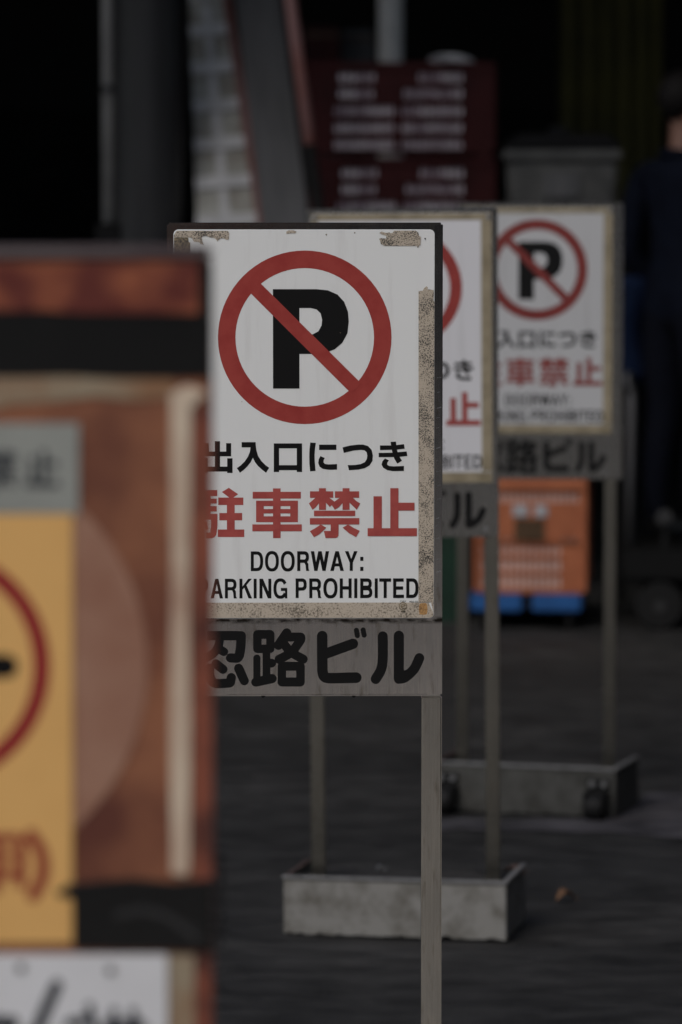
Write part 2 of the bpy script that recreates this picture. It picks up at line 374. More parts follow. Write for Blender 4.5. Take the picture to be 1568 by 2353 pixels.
GLY_KIN = [rect(130,682,422,763), rect(243,643,330,915), [(200,763),(270,763),(243,830),(205,880),(162,914),(116,835)],
    rect(444,682,748,763), rect(540,643,627,915), [(505,763),(560,763),(540,830),(495,880),(442,914),(403,855),(380,880),(330,825),(300,763),(372,763),(437,812)],
    [(610,763),(668,763),(715,806),(762,835),(718,914),(627,825)], rect(180,926,698,994), rect(128,1020,750,1100),
    [(265,1100),(335,1140),(290,1185),(240,1228),(180,1260),(128,1185),(200,1145)], rect(390,1100,490,1182),
    [(304,1182),(490,1182),(488,1240),(475,1262),(455,1271),(325,1271)], [(610,1100),(680,1145),(755,1180),(710,1260),(620,1210),(540,1140)]]
GLY_SHI = [rect(929,745,1034,1148), rect(1140,643,1243,1148), rect(1243,826,1445,925), rect(855,1148,1476,1248)]
line2 = mapp(ZA, [[(270,637),(388,718),(325,760),(275,760),(182,690)], rect(137,760,452,854), rect(245,854,343,955), rect(150,955,437,1047), rect(245,1047,343,1163), rect(130,1163,463,1258),
    rect(-165,665,124,740), rect(-165,740,-85,965), rect(-30,740,40,965), rect(-85,773,-30,835), rect(40,773,117,835), rect(-85,868,-30,935), rect(40,868,117,935),
    [(-165,965),(127,965),(125,1130),(110,1230),(85,1262),(50,1275),(-10,1275),(-20,1205),(35,1200),(45,1120),(45,1040),(-165,1040)],
    [(-185,1080),(-140,1080),(-150,1230),(-200,1220)], [(-110,1080),(-75,1075),(-62,1180),(-100,1185)], [(-45,1070),(-10,1065),(10,1160),(-28,1165)],
    rect(570,688,825,773), rect(920,688,1175,773), rect(825,645,920,1272), rect(612,800,825,868), rect(920,800,1138,868), rect(612,868,708,1070), rect(1042,868,1138,1070),
    rect(708,905,825,960), rect(920,905,1042,960), rect(708,997,825,1070), rect(920,997,1042,1070), rect(565,1099,825,1185), rect(920,1099,1187,1185)])
line2 += mapp(ZB, GLY_KIN + GLY_SHI)
name_polys = mapp(ZC, [stroke([(-40,188),(340,188)],118,False), stroke([(340,188),(392,192)],118), stroke([(390,190),(384,330),(366,440)],120,True,True), stroke([(366,440),(340,472),(255,470)],116,True,True),
    stroke([(120,220),(100,330),(30,420),(-60,470)],108,True,True), stroke([(90,345),(172,392)],108), stroke([(70,545),(160,615)],114), stroke([(358,602),(428,760)],116),
    stroke([(-10,600),(0,720),(60,792),(225,790)],116,True,True), stroke([(225,790),(252,780),(265,720)],116,True,True), stroke([(-95,720),(-60,620)],100),
    stroke([(597,173),(755,173)],112), stroke([(597,355),(755,355)],106), stroke([(594,173),(594,355)],106), stroke([(758,173),(758,355)],104),
    rect(660,390,757,740), stroke([(588,473),(588,760)],90), stroke([(574,777),(780,733)],116), stroke([(750,537),(775,537)],110),
    stroke([(965,155),(860,310)],118), stroke([(985,206),(1140,206)],112), stroke([(1142,208),(1132,255),(1020,400),(868,489)],114,True,True), stroke([(930,295),(1020,398),(1172,487)],114,True,True),
    stroke([(905,577),(1135,577)],112), stroke([(905,777),(1135,777)],114), stroke([(903,577),(903,777)],106), stroke([(1138,577),(1138,777)],108)])
name_polys += mapp(ZD, [stroke([(158,194),(158,420),(160,640)],132), stroke([(160,630),(178,700),(236,727),(400,727)],132,True,True), stroke([(390,727),(588,722)],134), stroke([(190,422),(546,292)],130),
    stroke([(590,122),(602,188)],64), stroke([(674,117),(687,182)],64), stroke([(922,198),(922,480),(900,620),(833,740)],126,True,True),
    stroke([(1125,190),(1125,737)],127), stroke([(1125,738),(1205,718),(1318,612),(1384,474)],124,True,True), [(1170,560),(1192,632),(1230,620),(1240,700),(1150,740)]])
def arc(cx, cy, r, n=72): return [(cx+r*math.cos(2*math.pi*i/n), cy+r*math.sin(2*math.pi*i/n)) for i in range(n)]
def ring_polys(zf, cx, cy, r0, r1, n=72):
    o, i = arc(cx, cy, r0, n), arc(cx, cy, r1, n); return [[zf(o[k]), zf(o[(k+1)%n]), zf(i[(k+1)%n]), zf(i[k])] for k in range(n)]
P_letter = mapp(Z1, [rect(593,402,731,921), [(731,402),(820,402),(880,408),(930,430),(965,468),(985,520),(989,572),(982,632),(955,682),(915,716),(870,733),(820,740),(731,740),(731,638),(800,638),(830,622),(847,592),(850,562),(842,528),(820,507),(790,500),(731,500)]])
slash = [[Z1(p) for p in ((520,363),(1055,895),(1002,947),(469,415))]]
RES_TL = [ZE(p) for p in ((103,160),(130,118),(300,117),(480,119),(665,118),(678,140),(675,205),(655,212),(620,195),(590,195),(570,210),(555,228),(545,210),(520,190),(480,185),(440,170),(410,172),(392,185),(400,230),(415,262),(380,255),(365,235),(310,230),(290,195),(265,186),(103,186))]
RES_L = [ZE(p) for p in ((103,187),(250,187),(258,235),(272,240),(270,380))] + [(ux(440),uz(1380)), (ux(401.5),uz(1380))]
RES_S = [ZE(p) for p in ((1275,125),(1300,113),(1345,112),(1380,125),(1370,142),(1330,141),(1275,148))]
RES_TR = [ZF(p) for p in ((310,240),(345,215),(430,238),(490,230),(510,245),(550,235),(575,198),(960,198),(1003,232),(1020,290),(1050,310),(1045,450),(1010,470),(1015,490),(990,503),(985,470),(405,470),(335,435),(325,390),(305,345),(330,330),(430,340),(432,290),(345,262))]
RES_R = [ZF(p) for p in ((1012,1280),(1090,1270),(1110,1225),(1155,1190),(1175,1210),(1175,1245),(1280,1260),(1285,1330),(1275,1440),(1297,1470))] + [(ux(998.4),uz(1406)),(ux(992),uz(1381)),(ux(963.5),uz(1381))]
RES_B = [(ux(402),uz(1382)),(ux(986),uz(1382)),(ux(998),uz(1406)),(ux(997),uz(1413)),(ux(990),uz(1417)),(ux(410),uz(1417)),(ux(402),uz(1410))]

def latin(ch, x0, x1, y0, y1, s):
    """a plain narrow grotesque capital as polygons (y down)"""
    w_, h_ = x1-x0, y1-y0; t = s*1.08; ym = 0.5*(y0+y1)
    def bowl(xa, xb, ya, yb, st=s, n=14, k=0.30):
        xs = xa+(xb-xa)*k
        def half(xr, u, v): 
            return [(xs+(xr-xs)*abs(math.cos(a))**0.8, 0.5*(u+v)+0.5*(v-u)*math.copysign(abs(math.sin(a))**0.8, math.sin(a))) for a in (-math.pi/2+math.pi*i/n for i in range(n+1))]
        return [(xa, ya)] + half(xb, ya, yb) + [(xa, yb), (xa, yb-t)] + list(reversed(half(xb-st, ya+t, yb-t))) + [(xa, ya+t)]
    def sup(a, cx, cy, rx, ry): return (cx+rx*math.copysign(abs(math.cos(a))**0.85, math.cos(a)), cy+ry*math.copysign(abs(math.sin(a))**0.85, math.sin(a)))
    stem = rect(x0, y0, x0+s, y1)
    if ch == 'I': return [stem]
    if ch == ':': return [rect(x0, y0+h_*0.29, x1, y0+h_*0.49), rect(x0, y0+h_*0.80, x1, y1)]
    if ch == 'D': return [stem, bowl(x0+s, x1, y0, y1)]
    if ch == 'P': return [stem, bowl(x0+s, x1, y0, y0+h_*0.62, k=0.4)]
    if ch == 'B': return [stem, bowl(x0+s, x1-w_*0.05, y0, y0+h_*0.535, k=0.45), bowl(x0+s, x1, y0+h_*0.435, y1, k=0.4)]
    if ch == 'R': return [stem, bowl(x0+s, x1-w_*0.02, y0, y0+h_*0.59, k=0.4), [(x0+w_*0.52, y0+h_*0.50), (x0+w_*0.80, y0+h_*0.52), (x1-w_*0.07, y0+h_*0.64), (x1-w_*0.05, y0+h_*0.9), (x1+w_*0.02, y1), (x1-w_*0.26, y1), (x1-w_*0.30, y0+h_*0.72), (x1-w_*0.38, y0+h_*0.60), (x0+w_*0.52, y0+h_*0.585)]]
    if ch == 'O':
        n = 40; cx, cy = 0.5*(x0+x1), ym; e = h_*0.02
        return [[sup(a, cx, cy, w_/2, h_/2+e), sup(b, cx, cy, w_/2, h_/2+e), sup(b, cx, cy, w_/2-s, h_/2+e-t), sup(a, cx, cy, w_/2-s, h_/2+e-t)] for a, b in ((2*math.pi*i/n, 2*math.pi*(i+1)/n) for i in range(n))]
    if ch == 'G':
        n = 40; cx, cy = 0.5*(x0+x1), ym; e = h_*0.02
        A = [R(-30-i*(300/n)) for i in range(n+1)]
        return [[sup(A[i], cx, cy, w_/2, h_/2+e), sup(A[i+1], cx, cy, w_/2, h_/2+e), sup(A[i+1], cx, cy, w_/2-s, h_/2+e-t), sup(A[i], cx, cy, w_/2-s, h_/2+e-t)] for i in range(n)] + [rect(x0+w_*0.54, y0+h_*0.47, x1, y0+h_*0.62), rect(x1-s*0.75, y0+h_*0.55, x1, y1)]
    if ch == 'K': return [stem, [(x0+s, y0+h_*0.56), (x0+s, y0+h_*0.40), (x1-w_*0.30, y0), (x1-w_*0.02, y0)], [(x0+w_*0.36, y0+h_*0.42), (x0+w_*0.55, y0+h_*0.32), (x1, y1), (x1-w_*0.28, y1)]]
    if ch == 'N': return [stem, rect(x1-s, y0, x1, y1), [(x0, y0), (x0+s*1.15, y0), (x1, y1), (x1-s*1.15, y1)]]
    if ch == 'H': return [stem, rect(x1-s, y0, x1, y1), rect(x0+s, ym-t*0.5-h_*0.02, x1-s, ym+t*0.5-h_*0.02)]
    if ch == 'T': return [rect(x0, y0, x1, y0+t), rect(0.5*(x0+x1)-s/2, y0+t, 0.5*(x0+x1)+s/2, y1)]
    if ch == 'E': return [stem, rect(x0+s, y0, x1-w_*0.03, y0+t), rect(x0+s, ym-t*0.55, x1-w_*0.08, ym+t*0.45), rect(x0+s, y1-t, x1, y1)]
    if ch == 'A': return [[(x0, y1), (x0+w_*0.37, y0), (x0+w_*0.54, y0), (x0+w_*0.54, y0+h_*0.14), (x0+w_*0.26, y1)], [(x1, y1), (x0+w_*0.63, y0), (x0+w_*0.46, y0), (x0+w_*0.46, y0+h_*0.14), (x0+w_*0.74, y1)], rect(x0+w_*0.26, y0+h_*0.62, x0+w_*0.74, y0+h_*0.77)]
    if ch == 'Y': return [[(x0, y0), (x0+w_*0.28, y0), (x0+w_*0.56, y0+h_*0.50), (x0+w_*0.40, y0+h_*0.62)], [(x1, y0), (x1-w_*0.28, y0), (x0+w_*0.44, y0+h_*0.50), (x0+w_*0.60, y0+h_*0.62)], rect(0.5*(x0+x1)-s/2, y0+h_*0.54, 0.5*(x0+x1)+s/2, y1)]
    if ch == 'W': return [[(x0+w_*a, y0), (x0+w_*(a+0.185), y0), (x0+w_*(b+0.175), y1), (x0+w_*b, y1)] for a, b in ((0.0,0.19),(0.41,0.19),(0.41,0.635),(0.815,0.635))]
    return []
ZH, ZI = Z(840,2180,3.647), Z(1150,2180,2.751)
doorway = []
for ch, a_, b_ in (('D',597,778),('O',805,1008),('O',1036,1240)): doorway += mapp(ZH, latin(ch, a_, b_, 70, 360, 44))
for ch, a_, b_ in (('R',110,242),('W',260,462),('A',475,625),('Y',637,777),(':',806,841)): doorway += mapp(ZI, latin(ch, a_, b_, 51, 269, 34))
prohib = []
for ch, a_, b_ in (('P',-190,-28),('A',8,188),('R',217,390),('K',430,615),('I',638,683),('N',723,897),('G',928,1130)): prohib += mapp(ZH, latin(ch, a_, b_, 472, 761, 44))
for ch, a_, b_ in (('P',92,215),('R',243,375),('O',399,555),('H',580,711),('I',740,775),('B',806,940),('I',966,1000),('T',1017,1147),('E',1170,1290),('D',1315,1450)): prohib += mapp(ZI, latin(ch, a_, b_, 353, 571, 34))

def parking_sign(loc, rz, label, worn, castors, steelmat, postmat, traymat, tray_rz=0.0, tray_dx=0.0, yellowed=False, roll=0.0, flange=0.0, film=''):  # film: suffix that picks a darker set of plate and print colours
    root = empty('parking_sign', loc, rz)
    root.rotation_euler.y = roll
    tag(root, label, 'sign', 'no parking signs in a row on the asphalt')
    x0, x1, zb, zt = ux(385), ux(1018.5), uz(1600), uz(507)
    MB().box(x0, x1+flange, 0, 0.030, zb, zt).build('panel', steelmat, root, 0.0030, 4)
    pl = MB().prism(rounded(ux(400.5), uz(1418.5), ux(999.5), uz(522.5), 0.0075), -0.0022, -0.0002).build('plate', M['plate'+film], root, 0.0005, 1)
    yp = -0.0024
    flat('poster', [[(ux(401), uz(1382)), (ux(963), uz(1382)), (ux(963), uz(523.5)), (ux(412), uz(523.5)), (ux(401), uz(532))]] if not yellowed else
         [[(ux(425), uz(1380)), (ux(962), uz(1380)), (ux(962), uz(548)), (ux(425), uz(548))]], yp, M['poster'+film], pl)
    yi = yp-0.0002
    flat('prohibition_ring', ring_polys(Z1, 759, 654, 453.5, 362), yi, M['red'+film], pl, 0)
    flat('letter', P_letter, yi-0.0002, M['black'], pl)
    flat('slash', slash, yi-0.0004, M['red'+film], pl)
    flat('lettering', line1, yi, M['black'], pl)
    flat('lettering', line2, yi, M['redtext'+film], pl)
    flat('lettering', doorway, yi, M['black'], pl, 2e-6)
    flat('lettering', prohib, yi, M['black'], pl, 2e-6)
    yr = yi-0.0002
    if worn:
        for q, mt in ((RES_TL,'glue'), (RES_L,'gluedark'), (RES_S,'glue'), (RES_TR,'glue'), (RES_R,'glue'), (RES_B,'glue2')):
            mb = MB().prism(q, yr-0.0003, yr+0.0001); o = mb.build('glue_residue', M[mt], pl)
        MB().prism([ZG(p) for p in ((845,640),(880,612),(985,602),(1020,640),(1030,760),(1015,850),(960,870),(850,860),(830,760))], yr-0.0006, yr-0.00035).build('glue_residue', M['amber'], pl, label='amber patch of old glue')
        c0 = ZG((477,675)); rr = 95/5.6/K*S
        flat('stamp', [[(c0[0]+rr*math.cos(t)*k, c0[1]+rr*math.sin(t)*k) for k, t in ((1,a0),(1,a1),(0.8,a1),(0.8,a0))] for a0, a1 in ((2*math.pi*i/24, 2*math.pi*(i+1)/24) for i in range(24))]
             + mapp(ZG, [stroke([(430,690),(530,660)],22), stroke([(430,690),(450,640),(500,625),(530,660)],20), stroke([(430,690),(470,725),(530,715)],20), rect(430,780,530,810)]), yr-0.0005, M['gluedark'], pl)
        a, b_ = ZG((405,592)), ZG((545,545)); text_obj('lettering', '*25*', a[0], b_[0], a[1], b_[1], yr-0.0005, M['black'], pl)
        a, b_ = ZG((618,592)), ZG((815,555)); text_obj('lettering', '902-05', a[0], b_[0], a[1], b_[1], yr-0.0005, M['black'], pl)
        c0 = ZF((1128,340)); MB().cyl((c0[0], -0.0035, c0[1]), (c0[0], -0.002, c0[1]), 0.0011, 10).build('nail_hole', M['black'], pl)
        for qx, qy, rr in ((872,118,0.0012),(1020,108,0.0011),(660,305,0.0007),(945,630,0.0006),(430,990,0.0006)):
            c0 = Z1((qx,qy)); MB().cyl((c0[0], -0.0029, c0[1]), (c0[0], -0.002, c0[1]), rr, 7).build('speck', M['gluedark'], pl)
        for qx in (604.5, 814):
            MB().cyl((ux(qx), -0.0004, zb+0.0006), (ux(qx), 0.006, zb+0.0006), 0.0030, 12).build('drain_hole', M['rubber'], root)
        rs = random.Random(5)
        for k in range(16):
            yy = 860+k*32+rs.uniform(-10,10); xx = 1003+rs.uniform(0,3); l_ = rs.uniform(5,11)
            MB().prism([(ux(xx),uz(yy)),(ux(xx+l_),uz(yy-2+rs.uniform(-2,2))),(ux(xx+l_),uz(yy-1.2)),(ux(xx),uz(yy+0.9))], -0.00025, 0.0001).build('scratch', M['bolt'], root)
    if yellowed:
        for q in (rect(ux(401.5),uz(546),ux(998.5),uz(524)), rect(ux(964),uz(1380),ux(998.5),uz(548)), rect(ux(401.5),uz(1380),ux(423),uz(548)), rect(ux(403),uz(1417),ux(998),uz(1383))):
            MB().prism(q, yr-0.0003, yr+0.0001).build('glue_residue', M['yellowed'], pl)
        for cx, cz in ((ux(988), uz(536)), (ux(412), uz(536)), (ux(976), uz(1572))):
            MB().cyl((cx, -0.006, cz), (cx, 0.001, cz), 0.006, 12).build('rivet', M['bolt'], root, 0.0015)
    flat('lettering', name_polys, -0.0006, M['blackname'], root)
    MB().box(ux(520), ux(985), -0.0022, -0.0003, zb+0.0012, zb+0.0032).build('lip', steelmat, root, 0.0007, 2)
    pw = 0.0315
    for s in (-1, 1):
        cx = (x1 if s > 0 else x0) - s*(pw/2+0.0002)
        MB().box(cx-pw/2, cx+pw/2, -0.0004+0.0008, 0.0290, 0.012, zb-0.0006).build('post', postmat, root, 0.0025, 3)
    # the weighted foot: an open sheet-metal tray
    cxm = 0.5*(x0+x1)
    tr = empty('tray', (cxm+tray_dx, 0.015, 0), tray_rz); tr.parent = root
    W, D, H, t = 0.250, 0.135, 0.128, 0.007
    mb = MB()
    rg = random.Random(int(loc[1]*100)); low_ = []
    for i in range(61):
        x_ = W-2*W*i/60; low_.append((x_, 0.004+max(0, rg.gauss(0.0005, 0.0022)) + (0.005 if rg.random() < 0.08 else 0)))
    mb.prism([(-W, H), (W, H)]+low_, -D, -D+t)
    mb.box(-W, W, D-t, D, 0.004, H-0.045).box(-W, -W+t, -D+t+0.0005, D-t-0.0005, 0.004, H).box(W-t, W, -D+t+0.0005, D-t-0.0005, 0.004, H)
    mb.build('wall', traymat, tr, 0.002, 2)
    rm = MB(); e = 0.0035
    rm.box(-W-e, W+e, -D-e, -D+t+e, H+0.001, H+0.008)
    MB().box(-W-e, -W+t+e, -D+t+e+0.0005, D-t-e-0.0005, H+0.001, H+0.006).build('rim', M['rust'], tr, 0.002, 2)
    rm.box(W-t-e, W+e, -D+t+e+0.0005, D-t-e-0.0005, H+0.001, H+0.008)
    rm.build('rim', M['rim'], tr, 0.002, 2)
    bmf = MB(); nx, ny = 24, 12; rs = random.Random(11); vv = []
    for j in range(ny+1):
        for i in range(nx+1):
            vv.append((-W+t+0.001+(2*W-2*t-0.002)*i/nx, -D+t+0.001+(2*D-2*t-0.002)*j/ny, 0.112+rs.uniform(-0.006,0.006)))
    bmf.add(vv, [(j*(nx+1)+i, j*(nx+1)+i+1, (j+1)*(nx+1)+i+1, (j+1)*(nx+1)+i) for j in range(ny) for i in range(nx)])
    bmf.build('ballast', M['soot'], tr, smooth=True)
    if castors:
        for s in (-1, 1):
            cx = s*(W-0.045)
            cs = MB(); cs.box(cx-0.030, cx+0.030, -D-0.006, -D-0.0008, 0.035, 0.108)
            cs.box(cx-0.030, cx-0.024, -D-0.055, -D-0.006, 0.02, 0.075).box(cx+0.024, cx+0.030, -D-0.055, -D-0.006, 0.02, 0.075)
            c_ = cs.build('castor', M['rubber'], tr, 0.001, 1)
            MB().cyl((cx-0.021, -D-0.038, 0.036), (cx+0.021, -D-0.038, 0.036), 0.034, 20).build('wheel', M['rubber'], c_, 0.004)
            for q in (-0.016, 0.016):
                MB().cyl((cx+q, -D-0.013, 0.094), (cx+q, -D-0.006, 0.094), 0.009, 8).build('bolt', M['bolt'], c_, 0.0015)
    return root

D1, D2, D3 = 6.53, 9.43, 11.25
p = at(701.5, 1600, D1)
parking_sign((p.x, D1, 0), R(0.5), 'sharp grey steel no parking sign nearest of the row, tape residue on its right edge', True, False, M['steel'], M['post'], M['concrete'])
p = at(925.5+9, 900, D2)
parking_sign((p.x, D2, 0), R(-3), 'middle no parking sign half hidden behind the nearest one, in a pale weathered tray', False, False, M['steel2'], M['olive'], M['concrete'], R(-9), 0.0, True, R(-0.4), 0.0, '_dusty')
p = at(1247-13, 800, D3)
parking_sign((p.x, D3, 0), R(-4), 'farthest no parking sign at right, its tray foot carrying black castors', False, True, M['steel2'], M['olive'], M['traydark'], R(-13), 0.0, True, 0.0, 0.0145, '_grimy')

# ------------------------------------------------------------------ more materials
M.update(
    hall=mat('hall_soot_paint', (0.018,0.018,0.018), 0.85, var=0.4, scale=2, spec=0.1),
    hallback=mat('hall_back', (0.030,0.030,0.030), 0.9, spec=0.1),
    colm=mat('column_paint', (0.042,0.042,0.043), 0.45, var=0.3, scale=4, stretch=(1,1,0.3), spec=0.3),
    alu=mat('aluminium', (0.50,0.50,0.49), 0.4, 0.4, var=0.25, scale=9),
    palepole=mat('pale_pole', (0.72,0.71,0.67), 0.6, var=0.2, scale=6),
    maroon=mat('maroon_plastic', (0.040,0.0072,0.0075), 0.5, var=0.35, scale=7, spec=0.15),
    liner=mat('white_liner', (0.84,0.80,0.86), 0.6, c2=(0.34,0.28,0.34), scale=9, lo=0.45, hi=0.6),
    bag=mat('white_film', (0.45,0.46,0.48), 0.3, var=0.3, scale=14),
    greybin=mat('grey_plastic', (0.095,0.095,0.09), 0.5, c2=(0.06,0.06,0.058), scale=9, lo=0.42, hi=0.62),
    blackbag=mat('black_film', (0.012,0.012,0.013), 0.28, bump=0.3, bscale=25, bdist=0.01),
    orange=mat('orange_plastic', (0.42,0.135,0.058), 0.45, c2=(0.33,0.10,0.042), scale=8),
    orangeliner=mat('pinkish_liner', (0.80,0.62,0.56), 0.6, var=0.25, scale=9),
    blue=mat('blue_plastic', (0.018,0.105,0.32), 0.45, var=0.25, scale=9),
    green=mat('green_plastic', (0.006,0.034,0.018), 0.5, var=0.3, scale=7),
    brownlabel=mat('brown_card', (0.085,0.045,0.018), 0.8, var=0.4, scale=20),
    white=mat('white_card', (0.70,0.70,0.72), 0.6),
    steeldark=mat('rack_paint', (0.008,0.008,0.008), 0.5, spec=0.12),
    plank=mat('grey_board', (0.105,0.105,0.108), 0.7, var=0.3, scale=6, stretch=(4,4,0.4)),
    pink=mat('faded_red_paint', (0.23,0.115,0.108), 0.6, c2=(0.20,0.075,0.062), scale=6, lo=0.42, hi=0.6),
    slat=mat('pale_slat', (0.66,0.66,0.66), 0.6, var=0.25, scale=10),
    slatback=mat('slat_backing', (0.44,0.44,0.40), 0.8, c2=(0.27,0.25,0.21), scale=5, lo=0.42, hi=0.6),
    olivecloth=mat('olive_sheet', (0.095,0.085,0.022), 0.85, c2=(0.055,0.05,0.018), scale=2.2, lo=0.4, hi=0.65),
    rack_grey=mat('dull_hub', (0.03,0.03,0.03), 0.6, spec=0.2),
    navy=mat('navy_cloth', (0.0042,0.0060,0.0125), 0.85, var=0.35, scale=14, bump=0.4, bscale=20, bdist=0.01, spec=0.08),
    jeans=mat('dark_trousers', (0.0045,0.0055,0.010), 0.9, var=0.3, scale=30, spec=0.08),
    skin=mat('skin', (0.20,0.105,0.075), 0.55, var=0.12, scale=30),
    hair=mat('hair', (0.006,0.005,0.005), 0.7, spec=0.15),
    shoe=mat('shoe', (0.02,0.02,0.02), 0.5),
    bluecloth=mat('blue_cloth', (0.007,0.015,0.042), 0.9, var=0.4, scale=12, spec=0.1),
    leaf=mat('dry_leaf', (0.21,0.105,0.050), 0.7, var=0.45, scale=60),
    leaf2=mat('dry_leaf_pink', (0.17,0.10,0.08), 0.7, var=0.4, scale=60),
    carton=mat('brown_carton', (0.09,0.06,0.04), 0.85, var=0.3, scale=8),
    boardpaint=mat('rust_red_paint', (0.30,0.115,0.055), 0.6, c2=(0.12,0.032,0.018), scale=11, lo=0.40, hi=0.72, detail=3.0, bump=0.15, bscale=40),
    boardred=mat('red_edge_paint', (0.27,0.075,0.04), 0.6, c2=(0.045,0.012,0.010), scale=15, detail=2.0, lo=0.4, hi=0.66),
    faded=mat('faded_paint', (0.39,0.215,0.145), 0.65, c2=(0.27,0.11,0.065), scale=8, lo=0.4, hi=0.7),
    mauve=mat('old_capping', (0.125,0.10,0.10), 0.5, c2=(0.085,0.06,0.062), scale=9, lo=0.4, hi=0.65),
    redtape=mat('red_tape', (0.13,0.026,0.018), 0.45, c2=(0.36,0.11,0.05), scale=21, stretch=(0.8,1,0.9), lo=0.42, hi=0.66, detail=2.0, bump=0.4, bscale=22, bdist=0.004),
    blacktape=mat('black_tape', (0.0075,0.0075,0.0072), 0.35, var=0.3, scale=9),
    tornpaper=mat('torn_paper', (0.33,0.27,0.185), 0.85, c2=(0.27,0.14,0.07), scale=14, lo=0.42, hi=0.66),
    stripe=mat('cream_strip', (0.70,0.58,0.44), 0.6, c2=(0.44,0.27,0.19), scale=13, stretch=(1,1,0.5), lo=0.48, hi=0.74),
    yellow=mat('yellow_sheet', (0.84,0.49,0.165), 0.5, c2=(0.75,0.42,0.135), scale=5, lo=0.42, hi=0.7),
    greystick=mat('grey_sticker', (0.33,0.345,0.315), 0.55, var=0.12, scale=8),
    crimson=mat('crimson_print', (0.30,0.010,0.018), 0.45),
    brick_red=mat('brick_red_print', (0.34,0.065,0.03), 0.5),
    whiteboard=mat('white_board', (0.77,0.78,0.80), 0.45, var=0.12, scale=5),
    ink=mat('blue_black_ink', (0.016,0.020,0.028), 0.6),
    facade=mat('facade_dark', (0.022,0.021,0.021), 0.8, var=0.3, scale=0.6),
    glass=mat('window_glass', (0.015,0.017,0.02), 0.08, spec=0.6),
)
def px(p, Y): return at(p[0], p[1], Y)

# ------------------------------------------------------------------ the market hall (deep, dark, open to the street)
hall = tag(empty('market_hall', (0, 19, 0)), 'dark open-fronted market hall behind the signs and crates', 'building')
HX, HY0, HY1, HZ = 9.0, -5.5, 9.0, 5.4
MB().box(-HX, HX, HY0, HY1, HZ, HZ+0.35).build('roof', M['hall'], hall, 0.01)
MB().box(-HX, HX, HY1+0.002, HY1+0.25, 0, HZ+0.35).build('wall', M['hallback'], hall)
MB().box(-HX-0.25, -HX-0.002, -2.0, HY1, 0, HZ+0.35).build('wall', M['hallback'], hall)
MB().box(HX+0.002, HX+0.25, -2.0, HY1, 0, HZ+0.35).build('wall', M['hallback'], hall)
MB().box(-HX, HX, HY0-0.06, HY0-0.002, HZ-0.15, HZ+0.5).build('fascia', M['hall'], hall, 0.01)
c = at(341, 300, 17.0)
MB().cyl((c.x, -2.0, 0), (c.x, -2.0, HZ-0.002), 0.135, 40).build('column', M['colm'], hall, smooth=False)
for x in (-4.6, 4.4):
    MB().cyl((x, -2.0, 0), (x, -2.0, HZ-0.002), 0.135, 28).build('column', M['colm'], hall)
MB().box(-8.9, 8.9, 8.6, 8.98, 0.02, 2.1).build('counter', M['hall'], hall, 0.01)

# conduit ending in a black switch box, left of the column
r = tag(empty('conduit_pipe', (at(249, 500, 16.7).x, 16.7, 0)), 'thin pale metal conduit pipe hanging left of the dark column', 'pipe')
zz = at(249, 512, 16.7).z
MB().cyl((0,0,zz), (0,0,5.39), 0.022, 18).build('pipe', M['alu'], r, smooth=True)
MB().box(-0.05, 0.05, -0.03, 0.05, zz-0.16, zz-0.001).build('switch_box', M['steeldark'], r, 0.006)
for z in (2.0, 3.0): MB().cyl((0,0,z), (0,0,z+0.03), 0.026, 18).build('clamp', M['colm'], r)
# pale round post at the top
q = at(898, 60, 18.2)
r = tag(empty('pale_post', (q.x, 18.2, 0)), 'pale grey round post rising behind the maroon crates', 'post')
MB().cyl((0,0,0.02), (0,0,5.39), 0.054, 24).build('shaft', M['palepole'], r)
MB().cyl((0,0,0), (0,0,0.02), 0.10, 24).build('foot', M['steeldark'], r)

# leaning things between the column and the crates
def lean(name, p_top, p_bot, Y0, Y1, wid, thick, material, parent=None):
    """board whose centreline runs from p_top to p_bot (layout pixels), foot on the ground at Y0"""
    a, b = at(*p_top, Y1), at(*p_bot, Y0)
    d = (a-b).normalized(); b0 = b - d*(b.z/d.z); b0.z = 0
    t = 1.0; top = b + (a-b)*1.25
    xax = Vector((1,0,0)); xax = (xax - d*xax.dot(d)).normalized(); yax = d.cross(xax)
    Mx = Matrix((xax, yax, d)).transposed().to_4x4(); Mx.translation = b0
    L_ = (top-b0).length
    return Mx, L_
r = tag(empty('slatted_panel'), 'tall slatted grey panel with reddish edge leaning beside the dark column', 'panel')
Mx, L_ = lean('p', (473, 0), (520, 500), 17.0, 17.6, 0, 0, None)
r.matrix_world = Mx
zb_ = 0.05
def wv(z): return 0.133 + 0.047*(1.5-z)
mb = MB(); mb.add([(-wv(zb_),0.0,zb_),(wv(zb_),0.0,zb_),(wv(L_),0.0,L_),(-wv(L_),0.0,L_),(-wv(zb_),0.012,zb_),(wv(zb_),0.012,zb_),(wv(L_),0.012,L_),(-wv(L_),0.012,L_)],
    [(0,1,2,3),(7,6,5,4),(0,4,5,1),(1,5,6,2),(2,6,7,3),(3,7,4,0)]); mb.build('backing', M['slatback'], r)
k = 0; z = 0.1
while z < L_-0.1:
    wz = wv(z)
    MB().box(-wz, wz, -0.022, -0.002, z, z+0.058).build('slat', M['slat'], r, 0.003, 1); z += 0.187
MB().add([(wv(0)+0.002,-0.03,0),(wv(0)+0.034,-0.03,0),(wv(L_)+0.034,-0.03,L_),(wv(L_)+0.002,-0.03,L_),(wv(0)+0.002,0.014,0),(wv(0)+0.034,0.014,0),(wv(L_)+0.034,0.014,L_),(wv(L_)+0.002,0.014,L_)],
    [(0,1,2,3),(7,6,5,4),(0,4,5,1),(1,5,6,2),(2,6,7,3),(3,7,4,0)]).build('stile', M['pink'], r, label='faded red edge strip')
